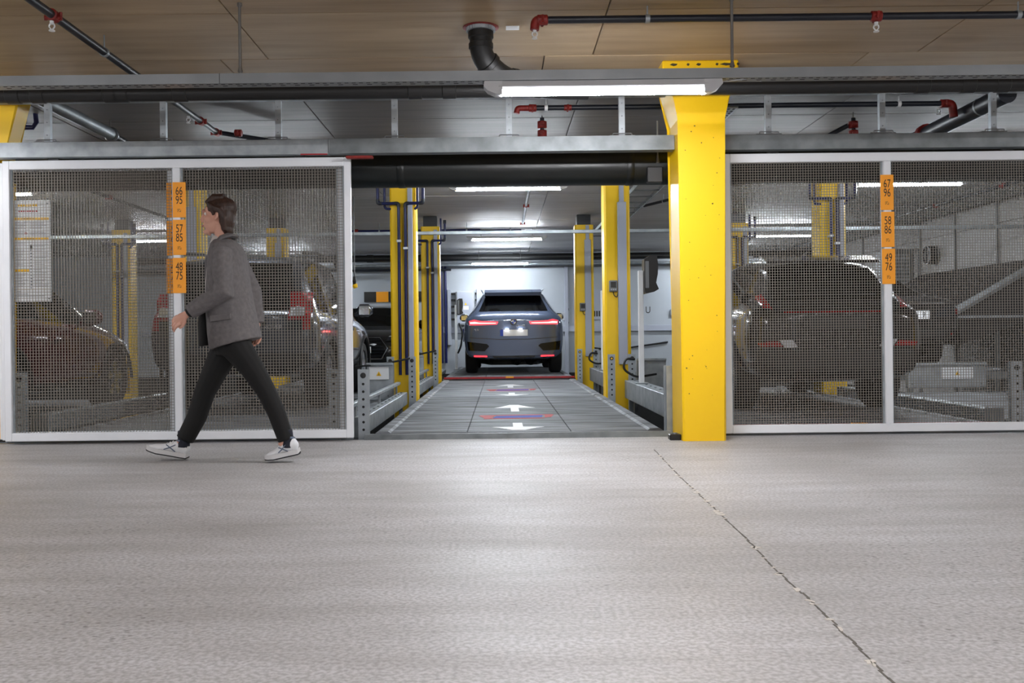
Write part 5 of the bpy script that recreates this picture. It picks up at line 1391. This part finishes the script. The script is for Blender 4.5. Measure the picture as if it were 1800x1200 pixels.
# collar, lapel, pocket flap, vent, buttons and the dark lining of the open front
MB().tube([q(410, 415, 0), q(405, 415, -.052), q(395, 420, -.078), q(384, 432, -.082)], [.016, .018, .018, .014], 10, ry=[.040, .042, .038, .026]).build('collar', M['jacket'], per, True)
MB().tube([q(410, 415, 0), q(405, 415, .052), q(395, 420, .078), q(384, 432, .082)], [.016, .018, .018, .014], 10, ry=[.040, .042, .038, .026]).build('collar', M['jacket'], per, True)
for sg in (-1, 1):
    MB().tube([q(384, 438, sg * .085), q(377, 462, sg * .085), q(372, 490, sg * .06), q(370, 516, sg * .03)], [.010, .014, .012, .008], 10, ry=[.03, .04, .032, .014]).build('lapel', M['jacket'], per, True)
MB().prism([(q(386, 556).x, q(386, 556).z), (q(420, 552).x, q(420, 552).z), (q(421, 561).x, q(421, 561).z), (q(387, 566).x, q(387, 566).z)], 'y', -.212, -.19).build('pocket_flap', M['jacket'], per)
blob('blazer_lining', [('t', [q(366, 530, .02), q(362, 565, .02), q(362, 606, .03)], [.12, .14, .15], [.03, .045, .040])], M['lining'], per, .009, 3)
blob('shirt', [('t', [q(386, 416), q(380, 440), q(378, 470), q(376, 520)], [.05, .08, .10, .09], [.045, .055, .062, .055])], M['shirt'], per, .009, 3)
blob('sleeve_shirt_cuff', [('t', [cufN + (wrN - cufN) * .0, wrN - (wrN - cufN) * .3], [.036, .034])], M['lining'], per, .006, 2)
# trousers
tro = [('t', [q(412, 580), q(408, 604), q(407, 624)], [.16, .17, .155], [.118, .125, .105]),
       ('t', [hpN + Vector((0, 0, .03)), hpN.lerp(knN, .5) + Vector((.012, 0, .012)), knN, knN.lerp(anN, .45) + Vector((.008, 0, 0)), anN + Vector((0, 0, -.012))], [.106, .080, .065, .060, .054], [.10, .080, .066, .060, .054]),
       ('t', [hpF + Vector((0, 0, .03)), hpF.lerp(knF, .5) + Vector((-.01, 0, .0)), knF, knF.lerp(anF, .5) + Vector((.018, 0, -.005)), anF + Vector((.006, 0, -.004))], [.108, .086, .072, .068, .062], [.10, .082, .068, .062, .057])]
blob('trousers', tro, M['trousers'], per, .008, 4)
# trainers
def shoe(heel, toe, yv, name):
    d = toe - heel; L = d.length; ang = math.atan2(d.z, -d.x)
    ex = d.normalized(); ez = Vector((0, 1, 0)).cross(ex); ez = ez if ez.z > 0 else -ez
    s = bpy.data.objects.new(name, None); C.objects.link(s); s.parent = per; s.empty_display_size = .1
    def w(u, y, z): return heel + ex * (u * L) + Vector((0, y, 0)) + ez * z
    prof = [(0.0, .026, .05, .085), (.06, .033, .022, .118), (.16, .036, .02, .122), (.27, .037, .02, .112), (.40, .039, .02, .098), (.55, .044, .02, .078), (.72, .047, .02, .064), (.86, .043, .022, .056), (.95, .033, .024, .048), (1.0, .016, .028, .040)]
    vs, fs = [], []; K = 16
    for u, hw, z0, z1 in prof:
        for k in range(K):
            a = 2 * PI * k / K; vs.append(w(u, hw * math.cos(a), (z0 + z1) / 2 + (z1 - z0) / 2 * math.sin(a)))
    for i in range(len(prof) - 1):
        for k in range(K): fs.append((i * K + k, i * K + (k + 1) % K, (i + 1) * K + (k + 1) % K, (i + 1) * K + k))
    fs += [tuple(range(K)), tuple(range((len(prof) - 1) * K, len(prof) * K))]
    MB().add(vs, fs).build('upper', M['shoe'], s, True, 60)
    outl = [(-.03, .012), (.02, .032), (.15, .040), (.3, .038), (.5, .042), (.72, .050), (.88, .046), (.97, .034), (1.01, .012)]
    ring = [(u, h_) for u, h_ in outl] + [(u, -h_) for u, h_ in outl[::-1]]; n = len(ring)
    zb = lambda u: .006 * max(0, (u - .75)) * 8 + (.01 if u < .02 else 0)
    for nm, a, c, m in (('midsole', .008, .036, 'sole'), ('tread', .0, .009, 'tread')):
        vs = [w(u, y, a + zb(u)) for u, y in ring] + [w(u, y * .97, c + zb(u)) for u, y in ring]
        MB().add(vs, [tuple(range(n))[::-1], tuple(range(n, 2 * n))] + [(i, (i + 1) % n, (i + 1) % n + n, i + n) for i in range(n)]).build(nm, M[m], s, True, 40)
    for k in range(4): MB().tube([w(.40 + k * .065, -.032, .082 - k * .007), w(.41 + k * .065, 0, .101 - k * .010), w(.40 + k * .065, .032, .082 - k * .007)], .0045, 6).build('lace', M['shoe'], s, True)
    for sg in (-1, 1):
        MB().tube([w(.28, sg * .036, .038), w(.42, sg * .041, .062), w(.52, sg * .038, .076)], .0035, 6).build('stripe', M['shoe_line'], s, True)
        MB().tube([w(.30, sg * .037, .085), w(.42, sg * .0405, .062), w(.55, sg * .0455, .042)], .0035, 6).build('stripe', M['shoe_line'], s, True)
    MB().tube([w(.06, 0, .112), w(.13, -.030, .122), w(.26, -.030, .115), w(.32, 0, .108), w(.26, .030, .115), w(.13, .030, .122), w(.06, 0, .112)], .008, 8).build('collar', M['shoe_line'], s, True)
    return s
zN = 0.0
he, to = q(532, 786, -.085), q(473, 806, -.085); to.z = .004; he.z = .052
shoe(he, to, -.085, 'shoe')
he, to = q(322, 806, .085), q(249, 792, .085); he.z = .008; to.z = .062
shoe(he, to, .085, 'shoe')
blob('sock', [('t', [anN + Vector((.0, 0, .06)), anN + Vector((.012, 0, -.02)), anN + Vector((.012, 0, -.06))], [.042, .04, .045])], M['sock'], per, .007, 2)
blob('sock', [('t', [anF + Vector((.0, 0, .06)), anF + Vector((-.002, 0, -.02)), anF + Vector((-.006, 0, -.055))], [.042, .04, .045])], M['sock'], per, .007, 2)
